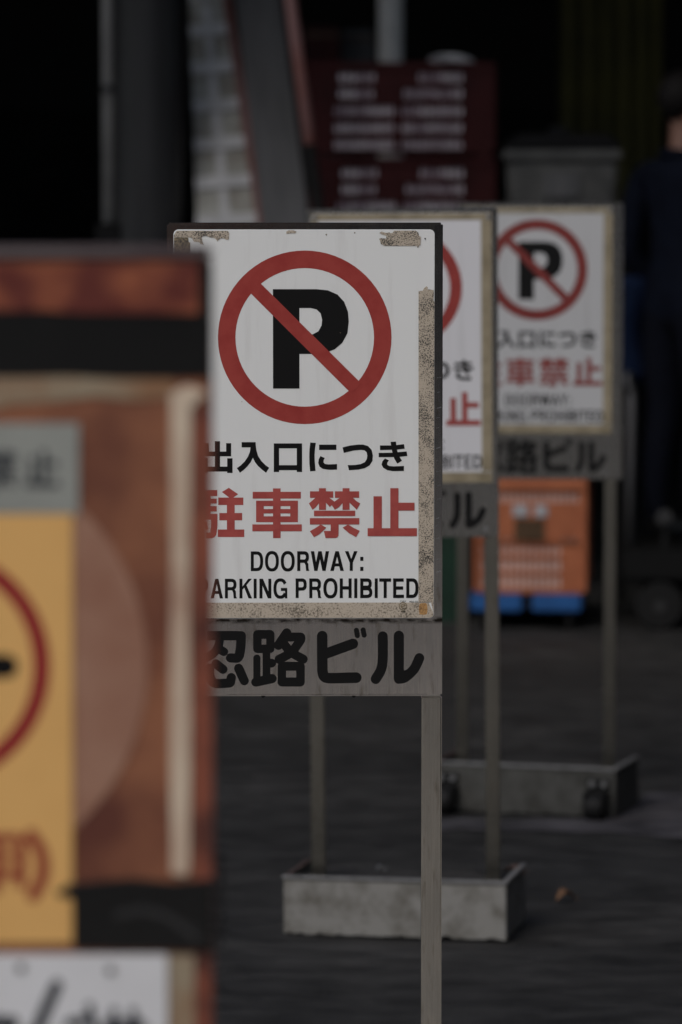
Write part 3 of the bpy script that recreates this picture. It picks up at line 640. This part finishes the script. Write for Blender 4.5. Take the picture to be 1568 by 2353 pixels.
MB().box(-0.018, 0.014, -0.008, -0.0005, 0.3, L_-0.3).build('batten', M['slat'], r)

r = tag(empty('grey_plank'), 'wide dark grey board leaning between slatted panel and red stick', 'board')
Mx, L_ = lean('p', (593, 0), (655, 500), 16.8, 17.4, 0, 0, None); r.matrix_world = Mx
MB().box(-0.092, 0.092, -0.015, 0.015, 0, L_).build('board', M['plank'], r, 0.004)
MB().box(-0.094, 0.094, -0.018, 0.018, L_+0.001, L_+0.03).build('end_cap', M['steeldark'], r, 0.003)
r = tag(empty('red_stick'), 'faded red stick leaning left of the maroon crates', 'pole')
a, b = at(668, 0, 16.6), at(713, 335, 16.4)
d = (a-b).normalized(); top = b+d*2.2
MB().tube([b, b+d*0.6, b+d*1.4, top], 0.024, 14).build('shaft', M['pink'], r, smooth=True)
MB().tube([b-d*((b.z)/d.z), b-d*0.001], 0.0235, 14).build('grip', M['rubber'], r, smooth=True)

# ------------------------------------------------------------------ crates, dolly, rack
def slotted_crate(name, loc, rz, W, D, H, body, liner, label, cat, group, rows, groups, rim_h=0.03, taper=0.02, slot=0.62, pitch=0.022, wall_skip=()):
    """crate with real slots: rows = [(z0, z1)], groups(row) -> list of (x0, x1) that carry slots"""
    root = tag(empty(name, loc, rz), label, cat, group)
    t = 0.006; mb = MB()
    def side(L_, place):
        zc = [0.004] + [z for rw in rows for z in rw] + [H-rim_h]
        for i in range(0, len(zc), 2): place(mb, -L_/2, L_/2, zc[i], zc[i+1])
        for k, (z0, z1) in enumerate(rows):
            segs = groups(k, L_); x = -L_/2
            for (a0, a1) in segs:
                place(mb, x, a0, z0, z1)
                n = max(1, int((a1-a0)/pitch)); st = (a1-a0)/n
                for j in range(n): place(mb, a0+j*st+st*slot, a0+(j+1)*st, z0, z1)
                x = a1
            place(mb, x, L_/2, z0, z1)
    side(W, lambda m, x0, x1, z0, z1: m.box(x0, x1, -D/2, -D/2+t, z0, z1))
    side(W, lambda m, x0, x1, z0, z1: m.box(x0, x1, D/2-t, D/2, z0, z1))
    side(D-2*t-0.001, lambda m, x0, x1, z0, z1: m.box(W/2-t, W/2, x0, x1, z0, z1))
    side(D-2*t-0.001, lambda m, x0, x1, z0, z1: m.box(-W/2, -W/2+t, x0, x1, z0, z1))
    mb.box(-W/2, W/2, -D/2, D/2, 0, 0.0035)
    mb.build('body', body, root)
    rm = MB(); e = 0.012
    rm.box(-W/2-e, W/2+e, -D/2-e, -D/2+t, H-rim_h+0.0005, H).box(-W/2-e, W/2+e, D/2-t, D/2+e, H-rim_h+0.0005, H)
    rm.box(-W/2-e, -W/2+t, -D/2+t+0.0005, D/2-t-0.0005, H-rim_h+0.0005, H).box(W/2-t, W/2+e, -D/2+t+0.0005, D/2-t-0.0005, H-rim_h+0.0005, H)
    rm.build('rim', body, root, 0.003)
    for x in (-W/2-0.004, W/2+0.004):
        for y in (-D/2-0.004, D/2+0.004):
            MB().box(x-0.009, x+0.009, y-0.009, y+0.009, 0.006, H-rim_h-0.001).build('corner_rib', body, root, 0.003)
    MB().box(-W/2+0.010, W/2-0.010, -D/2+0.010, D/2-0.010, 0.006, H-0.035).build('liner', liner, root, 0.012)
    return root

YB = 16.8
ZS = 1.395                                                  # rack shelf height
sB = FPX/ YB
xl, xr = at(703, 300, YB).x, at(1139, 300, YB).x
Wc = xr-xl-0.024
def crate_groups(k, L_):
    if L_ < Wc*0.9: return [(-L_*0.4, -L_*0.05), (L_*0.05, L_*0.4)]
    f = lambda u: (u-0.5)*L_
    return [(f(0.165), f(0.37)), (f(0.60), f(0.845))] if k == 4 else ([(f(0.165), f(0.36)), (f(0.52), f(0.845))] if k == 3 else [(f(0.14), f(0.47)), (f(0.51), f(0.845))])
ct = at(900, 352, YB).z; ctop = at(900, 143, YB).z
Hc = ctop-ct
zr = [(ct_, ct_+0.036) for ct_ in (0.016, 0.0825, 0.149, 0.2155, 0.280)]
upper = slotted_crate('plastic_crate', ((xl+xr)/2, YB+0.27, ct), 0, Wc, 0.50, Hc, M['maroon'], M['liner'], 'maroon slotted plastic crate on top of the stack, white film on its rim', 'crate', 'maroon crates stacked on the rack', zr, crate_groups)
slotted_crate('plastic_crate', ((xl+xr)/2+0.008, YB+0.265, ZS), 0, Wc-0.01, 0.50, ct-ZS-0.019, M['maroon'], M['liner'], 'lower maroon slotted plastic crate, just above the middle no parking sign', 'crate', 'maroon crates stacked on the rack', zr, crate_groups)
for x_ in (-1, 1):
    for y_ in (-1, 1): MB().box(x_*(Wc/2-0.03)-0.03, x_*(Wc/2-0.03)+0.03, y_*0.22-0.03, y_*0.22+0.03, -0.018, -0.0005).build('foot', M['maroon'], upper, 0.003)
# crumpled film on the top crate
bm = bmesh.new(); bmesh.ops.create_icosphere(bm, subdivisions=4, radius=1.0)
rs = random.Random(2)
ph = [(rs.uniform(3,9), rs.uniform(3,9), rs.uniform(3,9), rs.uniform(0,6)) for _ in range(6)]
for v in bm.verts:
    n_ = sum(math.sin(a*v.co.x+b*v.co.y+c*v.co.z+d) for a,b,c,d in ph)/6
    v.co *= 1+0.5*n_; v.co.x *= 0.085; v.co.y *= 0.12; v.co.z *= 0.026
me = bpy.data.meshes.new('plastic_film'); bm.to_mesh(me); bm.free(); me.materials.append(M['bag'])
for p_ in me.polygons: p_.use_smooth = True
o = bpy.data.objects.new('plastic_film', me); col.objects.link(o); o.location = at(1046, 138, YB) + Vector((0, 0.18, -0.004)); o.rotation_euler = (0, R(6), 0)
tag(o, 'crumpled white plastic film lying on the topmost maroon crate', 'plastic film')

# rack that carries crates and bin
rx0, rx1 = xl-0.03, at(1446, 470, YB).x
rk = tag(empty('steel_rack', ((rx0+rx1)/2, YB+0.27, 0)), 'black steel rack behind the signs carrying maroon crates and grey bin', 'rack')
hw = (rx1-rx0)/2
for x in (-hw+0.02, hw-0.02):
    for y in (-0.26, 0.26): MB().box(x-0.018, x+0.018, y-0.018, y+0.018, 0, ZS-0.036).build('leg', M['steeldark'], rk, 0.002)
MB().box(-hw, hw, -0.28, 0.28, ZS-0.035, ZS-0.0015).build('shelf', M['steeldark'], rk, 0.003)
MB().box(-hw+0.04, hw-0.04, -0.10, 0.24, 0.62, 0.64).build('shelf', M['steeldark'], rk, 0.003)

# grey bin with a black bag
bx0, bx1 = at(1158, 400, YB).x, at(1428, 400, YB).x
bz = at(1290, 338, YB).z
bn = tag(empty('plastic_bin', ((bx0+bx1)/2, YB+0.25, ZS)), 'square grey plastic bin lined with a black bag, beside the maroon crates', 'bin')
h = bz-ZS; wb = (bx1-bx0)/2
MB().frustum((-wb+0.03, wb-0.03, -0.2, 0.2), (-wb+0.012, wb-0.012, -0.23, 0.23), 0.0, h-0.05).build('body', M['greybin'], bn, 0.015, 3)
MB().box(-wb-0.004, wb+0.004, -0.248, 0.248, h-0.0495, h-0.012).build('rim', M['greybin'], bn, 0.008)
MB().box(-0.07, 0.07, -0.236, -0.22, h-0.20, h-0.10).build('label_panel', M['plank'], bn, 0.004)
MB().frustum((-wb-0.012, wb+0.012, -0.255, 0.255), (-wb+0.05, wb-0.03, -0.2, 0.2), h-0.0115, h+0.055).build('black_bag', M['blackbag'], bn, 0.02, 3)
MB().box(-0.05, 0.04, -0.03, 0.03, h+0.056, h+0.085).build('knot', M['blackbag'], bn, 0.012, 3)

# orange crate on a blue dolly
YO = 15.75
ox0, ox1 = at(1092, 1250, YO).x, at(1346, 1250, YO).x
Wo = (ox1-ox0)/math.cos(R(5)); Do = 0.52
zo0, zo1 = at(1200, 1362, YO).z, at(1200, 1102, YO).z
rzO = R(-5)
cen = Vector((ox0, YO, 0)) + Matrix.Rotation(rzO, 3, 'Z') @ Vector((Wo/2, Do/2, 0))
Ho = zo1-zo0
rowsO = [(z0, z0+0.050) for z0 in (0.018, 0.080, 0.144)] + [(Ho-0.245, Ho-0.215)]+ [(Ho-0.082, Ho-0.042)]
def og(k, L_):
    if L_ > Wo*1.2: return [(-L_*0.45, -L_*0.40)]
    return [(-L_*0.47, L_*0.47)] if k == 4 else [(-L_*0.47, L_*0.30)] if k in (0,1,2) else [(-L_*0.46, -L_*0.05), (L_*0.3, L_*0.46)]
oc = slotted_crate('orange_crate', (cen.x, cen.y, zo0), rzO, Wo-0.02, Do, Ho, M['orange'], M['orangeliner'], 'orange slotted plastic crate riding on a blue dolly behind the farthest sign', 'crate', None, rowsO, og, 0.04, slot=0.62, pitch=0.0225)
MB().box(-0.060, 0.052, -Do/2-0.006, -Do/2-0.0005, Ho-0.225, Ho-0.145).build('card_label', M['brownlabel'], oc)
for x0_, x1_ in ((-0.066, -0.010), (0.016, 0.062)):
    MB().box(x0_, x1_, -Do/2-0.007, -Do/2-0.0005, Ho-0.137, Ho-0.092).build('handle', M['bag'], oc, 0.003)
dl = tag(empty('dolly', (cen.x-0.012, cen.y, 0), rzO), 'blue four-wheeled dolly under the orange crate', 'dolly')
hz0 = at(1200, 1405, YO).z
for a_, b_ in ((-Wo/2-0.005, -0.018), (0.018, Wo/2-0.006)):
    MB().box(a_, b_, -Do/2-0.004, Do/2, hz0, zo0-0.002).build('deck', M['blue'], dl, 0.008)
MB().box(-0.0175, 0.0175, -Do/2+0.02, Do/2, hz0+0.01, zo0-0.004).build('deck_joint', M['steeldark'], dl)
for x in (-Wo/2+0.05, Wo/2-0.05):
    for y in (-Do/2+0.06, Do/2-0.06):
        c_ = MB().box(x-0.018, x+0.018, y-0.02, y+0.02, 0.03, hz0-0.001).build('castor', M['steeldark'], dl, 0.002)
        MB().cyl((x-0.012, y, 0.031), (x+0.012, y, 0.031), 0.031, 18).build('wheel', M['rubber'], c_, 0.003)
# green crate low beside it
gx = at(1052, 1300, 16.0).x
slotted_crate('green_crate', (gx-0.19, 16.2, 0.0), 0, 0.36, 0.38, 0.50, M['green'], M['green'], 'dark green plastic crate low behind the middle sign', 'crate', None, [(0.06,0.1),(0.16,0.2),(0.26,0.3),(0.36,0.4)], lambda k, L_: [(-L_*0.4, L_*0.4)], pitch=0.03)

# olive sheet hung on the back of the hall
r = tag(empty('olive_sheet', (0, 21.5, 0)), 'dim olive yellow sheet hanging in the depth of the hall, upper right', 'sheet')
a0, a1 = at(1285, 0, 21.5).x, at(1520, 0, 21.5).x
v, f = [], []; n_ = 40
for j in (0, 1):
    for i in range(n_+1):
        x = a0+(a1-a0)*i/n_; v.append((x, 0.03*math.sin(i*0.9)+0.012*math.sin(i*2.3), 1.55 if j == 0 else 3.6))
f = [(i, i+1, n_+2+i, n_+1+i) for i in range(n_)]
MB().add(v, f).build('cloth', M['olivecloth'], r, smooth=True)
MB().cyl((a0-0.1, 0, 3.62), (a1+0.1, 0, 3.62), 0.02).build('rail', M['steeldark'], r)
# cartons deep behind the crates
for (qx0, qy0, qx1, qy1, Y, mt, lb) in ((700,60,780,150,20.0,'maroon','dim dark red carton deep in the hall above the crates'), (785,70,862,150,20.2,'plank','dim grey carton deep in the hall left of the pale post')):
    p0, p1 = at(qx0, qy1, Y), at(qx1, qy0, Y)
    r = tag(empty('carton', ((p0.x+p1.x)/2, Y, 0)), lb, 'carton')
    hw_ = (p1.x-p0.x)/2
    MB().box(-hw_, hw_, 0, 0.3, p0.z, p1.z).build('body', M[mt], r, 0.004)
    MB().box(-hw_+0.004, hw_-0.004, -0.004, -0.0005, p1.z-0.05, p1.z-0.03).build('tape', M['carton'], r)
    MB().box(-hw_-0.02, hw_+0.02, -0.02, 0.32, 0, p0.z-0.002).build('stand', M['hallback'], r)

# ------------------------------------------------------------------ the person on a low cart, cut by the right edge of the picture
YP = 16.0
cart = tag(empty('platform_cart', (at(1620, 1400, YP).x, YP, 0), R(-6)), 'low black platform cart under the person in navy at right edge', 'cart')
MB().box(-0.30, 0.42, -0.28, 0.28, 0.185, 0.298).build('platform', M['steeldark'], cart, 0.01)
for x in (-0.16, 0.30):
    for y in (-0.27, 0.27):
        w_ = MB().cyl((x, y-0.03, 0.09), (x, y+0.03, 0.09), 0.09, 28).build('wheel', M['rubber'], cart, 0.012)
        MB().cyl((x, y-0.036, 0.09), (x, y-0.0305, 0.09), 0.026, 16).build('hub', M['rack_grey'], w_, 0.003)
MB().tube([(-0.28,-0.1,0.299),(-0.28,-0.1,0.85),(-0.29,-0.1,0.93),(-0.29,0.1,0.93),(-0.28,0.1,0.85),(-0.28,0.1,0.299)], 0.014, 10).build('handle', M['plank'], cart, smooth=True)
MB().cyl((-0.145,-0.292,0.42),(-0.145,-0.25,0.42),0.030,20).build('lamp', M['colm'], cart, 0.008)
MB().box(-0.16,-0.13,-0.27,-0.25,0.299,0.42).build('lamp_bracket', M['steeldark'], cart)

def skin_mesh(name, verts, edges, radii, root, sub=2):
    me = bpy.data.meshes.new(name); me.from_pydata(verts, edges, []); me.update()
    o = bpy.data.objects.new(name, me); col.objects.link(o)
    md = o.modifiers.new('skin', 'SKIN'); md.branch_smoothing = 0.6; md.use_smooth_shade = True
    sv = me.skin_vertices[0].data
    for i, rr in enumerate(radii):
        rr = rr if isinstance(rr, tuple) else (rr, rr)
        sv[i].radius = rr; sv[i].use_root = (i == root)
    sb = o.modifiers.new('sub', 'SUBSURF'); sb.levels = sub; sb.render_levels = sub
    dg = bpy.context.evaluated_depsgraph_get(); dg.update()
    out = bpy.data.meshes.new_from_object(o.evaluated_get(dg))
    bpy.data.objects.remove(o); bpy.data.meshes.remove(me)
    for p_ in out.polygons: p_.use_smooth = True
    return out
per = tag(empty('person', (at(1568, 400, YP).x, YP+0.02, 0.30), R(-50)), 'person in dark navy jacket standing on the cart at right edge', 'person')
# local frame: facing +y, left is -x
V, E, RD = [], [], []
def vtx(p, rr, par=None):
    V.append(p); RD.append(rr)
    if par is not None: E.append((par, len(V)-1))
    return len(V)-1
pel = vtx((0,0,0.92), (0.155,0.12)); wai = vtx((0,0.005,1.07), (0.150,0.115), pel); che = vtx((0,0.0,1.26), (0.175,0.13), wai); shd = vtx((0,-0.01,1.405), (0.13,0.095), che)
nk = vtx((0,0.0,1.475), 0.06, shd); nk2 = vtx((0,0.012,1.53), 0.058, nk)
h1 = vtx((0,0.03,1.575), (0.066,0.075), nk2); h2 = vtx((0,0.025,1.64), (0.078,0.096), h1); h3 = vtx((0,0.01,1.70), (0.072,0.088), h2)
hands = []
for s_ in (-1, 1):
    hp = vtx((s_*0.095,0,0.85), 0.098, pel); kn = vtx((s_*0.105,0.02,0.49), 0.066, hp); ca = vtx((s_*0.107,-0.012,0.34), 0.060, kn); an = vtx((s_*0.108,-0.025,0.10), 0.043, ca)
    vtx((s_*0.112,0.03,0.045), (0.045,0.042), an); vtx((s_*0.125,0.15,0.035), (0.046,0.034), len(V)-1)
    sh = vtx((s_*0.185,-0.01,1.375), 0.068, shd); ub = vtx((s_*0.235,-0.03,1.22), 0.058, sh); el = vtx((s_*0.25,-0.045,1.09), 0.050, ub)
    if s_ < 0: fo = vtx((s_*0.23,0.06,0.98), 0.043, el); wr = vtx((s_*0.20,0.17,0.91), 0.031, fo)
    else: fo = vtx((s_*0.245,0.0,0.95), 0.043, el); wr = vtx((s_*0.235,0.05,0.83), 0.030, fo)
    d_ = (Vector(V[wr])-Vector(V[fo])).normalized()
    pm = Vector(V[wr])+d_*0.05; pal = vtx(tuple(pm), (0.034,0.020), wr)
    side_ = Vector((0,1,0)).cross(d_).normalized() if abs(d_.y) < 0.9 else Vector((1,0,0))
    for q in range(4):
        b_ = pm + side_*((q-1.5)*0.019) + d_*0.035; ln = (0.030,0.036,0.034,0.026)[q]
        i0 = vtx(tuple(b_), 0.0095, pal); i1 = vtx(tuple(b_+d_*ln), 0.0085, i0); vtx(tuple(b_+d_*ln*1.6+Vector((0,0.012,-0.02))), 0.0075, i1)
    tb = pm - side_*0.036*s_ + d_*0.0; i0 = vtx(tuple(tb), 0.011, pal); vtx(tuple(tb+d_*0.04-side_*0.012*s_), 0.009, i0)
body = skin_mesh('body', V, E, RD, 0)
for m_ in ('navy','jeans','skin','shoe'): body.materials.append(M[m_])
for p_ in body.polygons:
    c_ = p_.center
    if c_.z > 1.47: p_.material_index = 2
    elif c_.z < 0.085: p_.material_index = 3
    elif abs(c_.x) > 0.165 and c_.z < (0.925 if c_.x < 0 else 0.85) and (c_.y > 0.13 or c_.x > 0): p_.material_index = 2
    elif c_.z < 0.86: p_.material_index = 1
bo = bpy.data.objects.new('body', body); col.objects.link(bo); bo.parent = per
# hair cap, ears, nose, collar
bm = bmesh.new(); bmesh.ops.create_uvsphere(bm, u_segments=28, v_segments=18, radius=1.0)
for v in bm.verts:
    v.co = Vector((v.co.x*0.088, v.co.y*0.108+0.004, v.co.z*0.100+1.675))
bmesh.ops.delete(bm, geom=[v for v in bm.verts if v.co.z < 1.675 and v.co.y > -0.01-0.35*(1.675-v.co.z) or v.co.z < 1.575 or (v.co.y > 0.075 and v.co.z < 1.72)], context='VERTS')
me = bpy.data.meshes.new('hair'); bm.to_mesh(me); bm.free(); me.materials.append(M['hair'])
for p_ in me.polygons: p_.use_smooth = True
o = bpy.data.objects.new('hair', me); col.objects.link(o); o.parent = per
sm = o.modifiers.new('thick', 'SOLIDIFY'); sm.thickness = 0.008
for s_ in (-1, 1):
    MB().tube([(s_*0.080,0.004,1.612),(s_*0.090,0.0,1.635),(s_*0.092,-0.004,1.660),(s_*0.082,0.0,1.672)], [0.008,0.013,0.014,0.008], 10).build('ear', M['skin'], per, smooth=True)
    MB().tube([(s_*0.020,0.110,1.655),(s_*0.033,0.112,1.657),(s_*0.046,0.106,1.655)], [0.004,0.007,0.004], 8).build('eye', M['hair'], per, smooth=True)
MB().tube([(0,0.106,1.668),(0,0.122,1.645),(0,0.130,1.624),(0,0.112,1.614)], [0.008,0.011,0.014,0.009], 10).build('nose', M['skin'], per, smooth=True)
MB().tube([(-0.025,0.100,1.588),(0,0.108,1.586),(0.025,0.100,1.588)], [0.003,0.006,0.003], 8).build('mouth', M['boardred'], per, smooth=True)
n_ = 24
MB().tube([(0.072*math.cos(t), 0.072*math.sin(t)*1.05+0.004, 1.452-0.012*math.sin(t)) for t in (2*math.pi*i/n_ for i in range(n_+1))], 0.020, 10).build('collar', M['navy'], per, smooth=True)
# blue cloth tucked at the waist
v, f = [], []
for i in range(9):
    for j in range(3): v.append((-0.225+0.012*math.sin(i*1.1)+j*0.004, -0.10+j*0.075+0.01*math.sin(i), 1.0-0.052*i))
f = [(i*3+j, i*3+j+1, i*3+j+4, i*3+j+3) for i in range(8) for j in range(2)]
o = MB().add(v, f).build('waist_towel', M['bluecloth'], per, smooth=True); sm = o.modifiers.new('thick', 'SOLIDIFY'); sm.thickness = 0.01

# ------------------------------------------------------------------ the worn red signboard close to the camera
YF = 3.45
fb = tag(empty('red_signboard', (at(-161, 1400, YF).x, YF, 0)), 'worn red signboard close by at left with yellow sheet and black tape', 'sign')
ox = fb.location.x
def F(p): q = at(p[0]+1, p[1], YF); return (q.x-ox, q.z)
def fbox(name, x0, y0, x1, y1, d0, d1, mt, par=None, bevel=0.0, seg=2, label=None):
    a, b = F((x0, y1)), F((x1, y0)); return MB().box(a[0], b[0], d0, d1, a[1], b[1]).build(name, M[mt], par or fb, bevel, seg, label=label)
fbox('board', -806, 590, 484, 2600, 0.0, 0.045, 'boardpaint', bevel=0.003)
fbox('capping', -810, 566, 487, 600, -0.004, 0.050, 'mauve', bevel=0.004)
def wavy(x0, x1, ytop, ybot, amp_t, amp_b, n, seed):
    r_ = random.Random(seed); up = [(x0+(x1-x0)*i/n, ytop+r_.uniform(-amp_t, amp_t)) for i in range(n+1)]; lo = [(x1-(x1-x0)*i/n, ybot+r_.uniform(-amp_b, amp_b)) for i in range(n+1)]
    return [F(p_) for p_ in up+lo]
MB().prism(wavy(-805, 456, 605, 716, 2, 5, 14, 4), -0.0035, -0.0003).build('red_tape', M['redtape'], fb)
MB().prism(wavy(-806, 485, 713, 868, 4, 5, 12, 5), -0.0022, -0.0002).build('black_tape', M['blacktape'], fb)
MB().prism(wavy(-800, 400, 862, 932, 6, 22, 13, 8), -0.0016, -0.0001).build('torn_paper', M['tornpaper'], fb)
MB().prism([F(p_) for p_ in ((391,905),(425,884),(462,892),(474,903),(438,936),(437,1180),(434,1420),(438,1690),(435,1990),(430,2012),(394,2006),(390,1700),(393,1300))], -0.0030, -0.0002).build('cream_strip', M['stripe'], fb)
fbox('edge_band', 458, 602, 485, 715, -0.0032, -0.0004, 'blacktape')
fbox('edge_strip', 446, 935, 486, 2022, -0.0026, -0.0004, 'boardred')
# ghost of an older round sign
cx, cy, rr = -161, 1530, 500
pg = [(cx+rr*math.cos(R(t)), cy+rr*math.sin(R(t))) for t in range(0, 360, 4)]
MB().prism([F(p_) for p_ in pg], -0.0011, -0.0001).build('faded_disc', M['faded'], fb)
gs = MB().prism([F(p_) for p_ in rect(-500,972,181,1180)], -0.0028, -0.0012).build('grey_sticker', M['greystick'], fb)
def place(polys, bx, tx):
    (a0,b0,a1,b1), (c0,d0,c1,d1) = bx, tx
    return [[F((c0+(x-a0)/(a1-a0)*(c1-c0), d0+(y-b0)/(b1-b0)*(d1-d0))) for x, y in p_] for p_ in polys]
flat('lettering', place(GLY_SHI, (855,643,1476,1271), (58,1034,136,1122)), -0.0030, M['ink'], gs)
flat('lettering', place(GLY_KIN, (116,643,762,1271), (-46,1034,38,1122)), -0.0030, M['ink'], gs)
ys = MB().prism([F(p_) for p_ in rect(-490,1181.5,166,2166)], -0.0028, -0.0013).build('yellow_sheet', M['yellow'], fb)
o_, i_ = arc(-161, 1530, 276, 80), arc(-161, 1530, 238, 80)
flat('prohibition_ring', [[F(o_[k]), F(o_[(k+1)%80]), F(i_[(k+1)%80]), F(i_[k])] for k in range(80)], -0.0031, M['crimson'], ys, 0)
flat('symbol_bar', [[F(p_) for p_ in stroke([(-330,1530),(14,1530)], 54)]], -0.0033, M['black'], ys)
flat('lettering', [[F(p_) for p_ in q] for q in (stroke([(72,1918),(96,1960),(98,2010),(76,2056)],30,True,True), stroke([(-30,1925),(45,1925)],23,False), stroke([(-30,1965),(45,1965)],19,False), stroke([(-30,2005),(45,2005)],23,False), stroke([(48,1920),(50,1990),(46,2040)],23,False), stroke([(-8,1920),(-8,2050)],23,False), stroke([(-60,1920),(-62,2000),(-80,2055)],23,False))], -0.0032, M['brick_red'], ys)
MB().prism([F(p_) for p_ in ((160,2030),(128,2048),(134,2058),(168,2062),(170,2178),(487,2184),(487,2018),(400,2026),(300,2018),(230,2024))], -0.0042, -0.0005).build('black_tape', M['blacktape'], fb, 0.0003, 1)
MB().prism([F(p_) for p_ in stroke([(270,2100),(330,2090),(390,2108),(450,2150)], 18, True, True)], -0.0048, -0.0044).build('tape_fold', M['colm'], fb)
wp = fbox('white_plate', -560, 2192, 384, 2560, -0.0034, -0.0004, 'whiteboard')
inkp = [stroke([(130,2262),(80,2375)],28), stroke([(-60,2345),(28,2350)],34), stroke([(160,2350),(208,2340)],24), stroke([(205,2310),(222,2390)],18), stroke([(248,2356),(322,2356)],30), stroke([(262,2322),(256,2400)],18), stroke([(306,2322),(312,2400)],18), stroke([(60,2430),(320,2430)],30), stroke([(-40,2310),(-30,2440)],24)]
flat('lettering', [[F(p_) for p_ in q] for q in inkp], -0.0037, M['ink'], wp)
for qx, qy in ((48,2222), (254,2228)):
    c_ = F((qx,qy)); MB().cyl((c_[0],-0.0050,c_[1]),(c_[0],-0.0034,c_[1]),0.0035,12).build('screw', M['greybin'], wp)
fbox('edge_strip', 390, 2194, 446, 2560, -0.0026, -0.0004, 'tornpaper')
fbox('edge_strip', 448, 2194, 486, 2560, -0.0024, -0.0004, 'boardred')
a = F((497,1960)); b = F((511,2190))
MB().box(a[0], b[0], 0.010, 0.034, b[1], a[1]).build('side_bracket', M['colm'], fb, 0.002)
zl = F((0,2600))[1]
for x in (-0.15, 0.15):
    MB().box(x-0.016, x+0.016, 0.006, 0.038, 0.02, zl-0.001).build('leg', M['boardred'], fb, 0.003)
MB().box(-0.2, 0.2, -0.16, 0.2, 0.004, 0.0195).build('foot_plate', M['steeldark'], fb, 0.004)

# ------------------------------------------------------------------ leaves on the asphalt and in the trays
def leaf(loc, ln, wd, rz, mt, label, tilt=0.25):
    v, f = [], []; n_ = 8
    for i in range(n_+1):
        t = i/n_; ww = wd*math.sin(math.pi*(t**0.8))*0.5+0.0004; zc = 0.006+0.012*math.sin(math.pi*t)*tilt*3
        v += [(ln*(t-0.5), -ww, zc+ww*0.5), (ln*(t-0.5), 0, zc), (ln*(t-0.5), ww, zc+ww*0.6)]
    for i in range(n_):
        for j in range(2): f.append((i*3+j, i*3+j+1, i*3+j+4, i*3+j+3))
    r_ = tag(empty('dry_leaf', loc, rz), label, 'leaf', 'fallen leaves')
    o = MB().add(v, f).build('blade', M[mt], r_, smooth=True); sm_ = o.modifiers.new('thick', 'SOLIDIFY'); sm_.thickness = 0.0008
    MB().tube([(ln*0.48,0,0.006),(ln*0.62,0.004,0.012),(ln*0.75,0.002,0.010)], 0.0009, 6).build('stalk', M[mt], r_)
x, y = gpt(1301, 2076); leaf((x, y, 0), 0.050, 0.034, R(20), 'leaf', 'curled brown leaf lying on the asphalt at lower right', 0.5)
x, y = gpt(668, 2012)
p = at(1150, 1990, D2); leaf((p.x+0.03, D2+0.03, 0.118), 0.05, 0.03, R(-30), 'leaf2', 'dry leaf in the tray by its right post')
leaf((at(875,1980,D2).x, D2+0.06, 0.118), 0.02, 0.014, R(10), 'rim', 'tiny pale scrap lying mid-tray under the middle sign')

# ------------------------------------------------------------------ the building across the street, met only in the reflections of the steel
ob = tag(empty('unseen_building', (0, -9, 0)), 'dark building across the street, seen only as reflections in the steel', 'building')
MB().box(-26, 26, -6, 0, 0, 7.2).build('wall', M['facade'], ob)
for i in range(12):
    for j in range(2):
        x = -24+i*4.2; z = 1.2+j*3.3
        w_ = MB().box(x, x+2.4, 0.001, 0.06, z, z+1.6).build('window', M['facade'], ob)
        MB().box(x+0.08, x+2.32, 0.0605, 0.07, z+0.08, z+1.52).build('pane', M['glass'], w_)

# unseen dark building, added on the right to keep light off right-hand faces
ob2 = tag(empty('unseen_building', (3.4, 3.0, 0)), 'unseen dark building added on the right to block side light', 'building')
MB().box(0, 5, -7.5, 10, 0, 6.5).build('wall', M['facade'], ob2)
for j in range(2):
    for i in range(4):
        y = -6.8+i*4.2; z = 1.1+j*2.8
        w_ = MB().box(-0.06, -0.001, y, y+2.4, z, z+1.5).build('window', M['facade'], ob2)
        MB().box(-0.07, -0.0605, y+0.08, y+2.32, z+0.08, z+1.42).build('pane', M['glass'], w_)
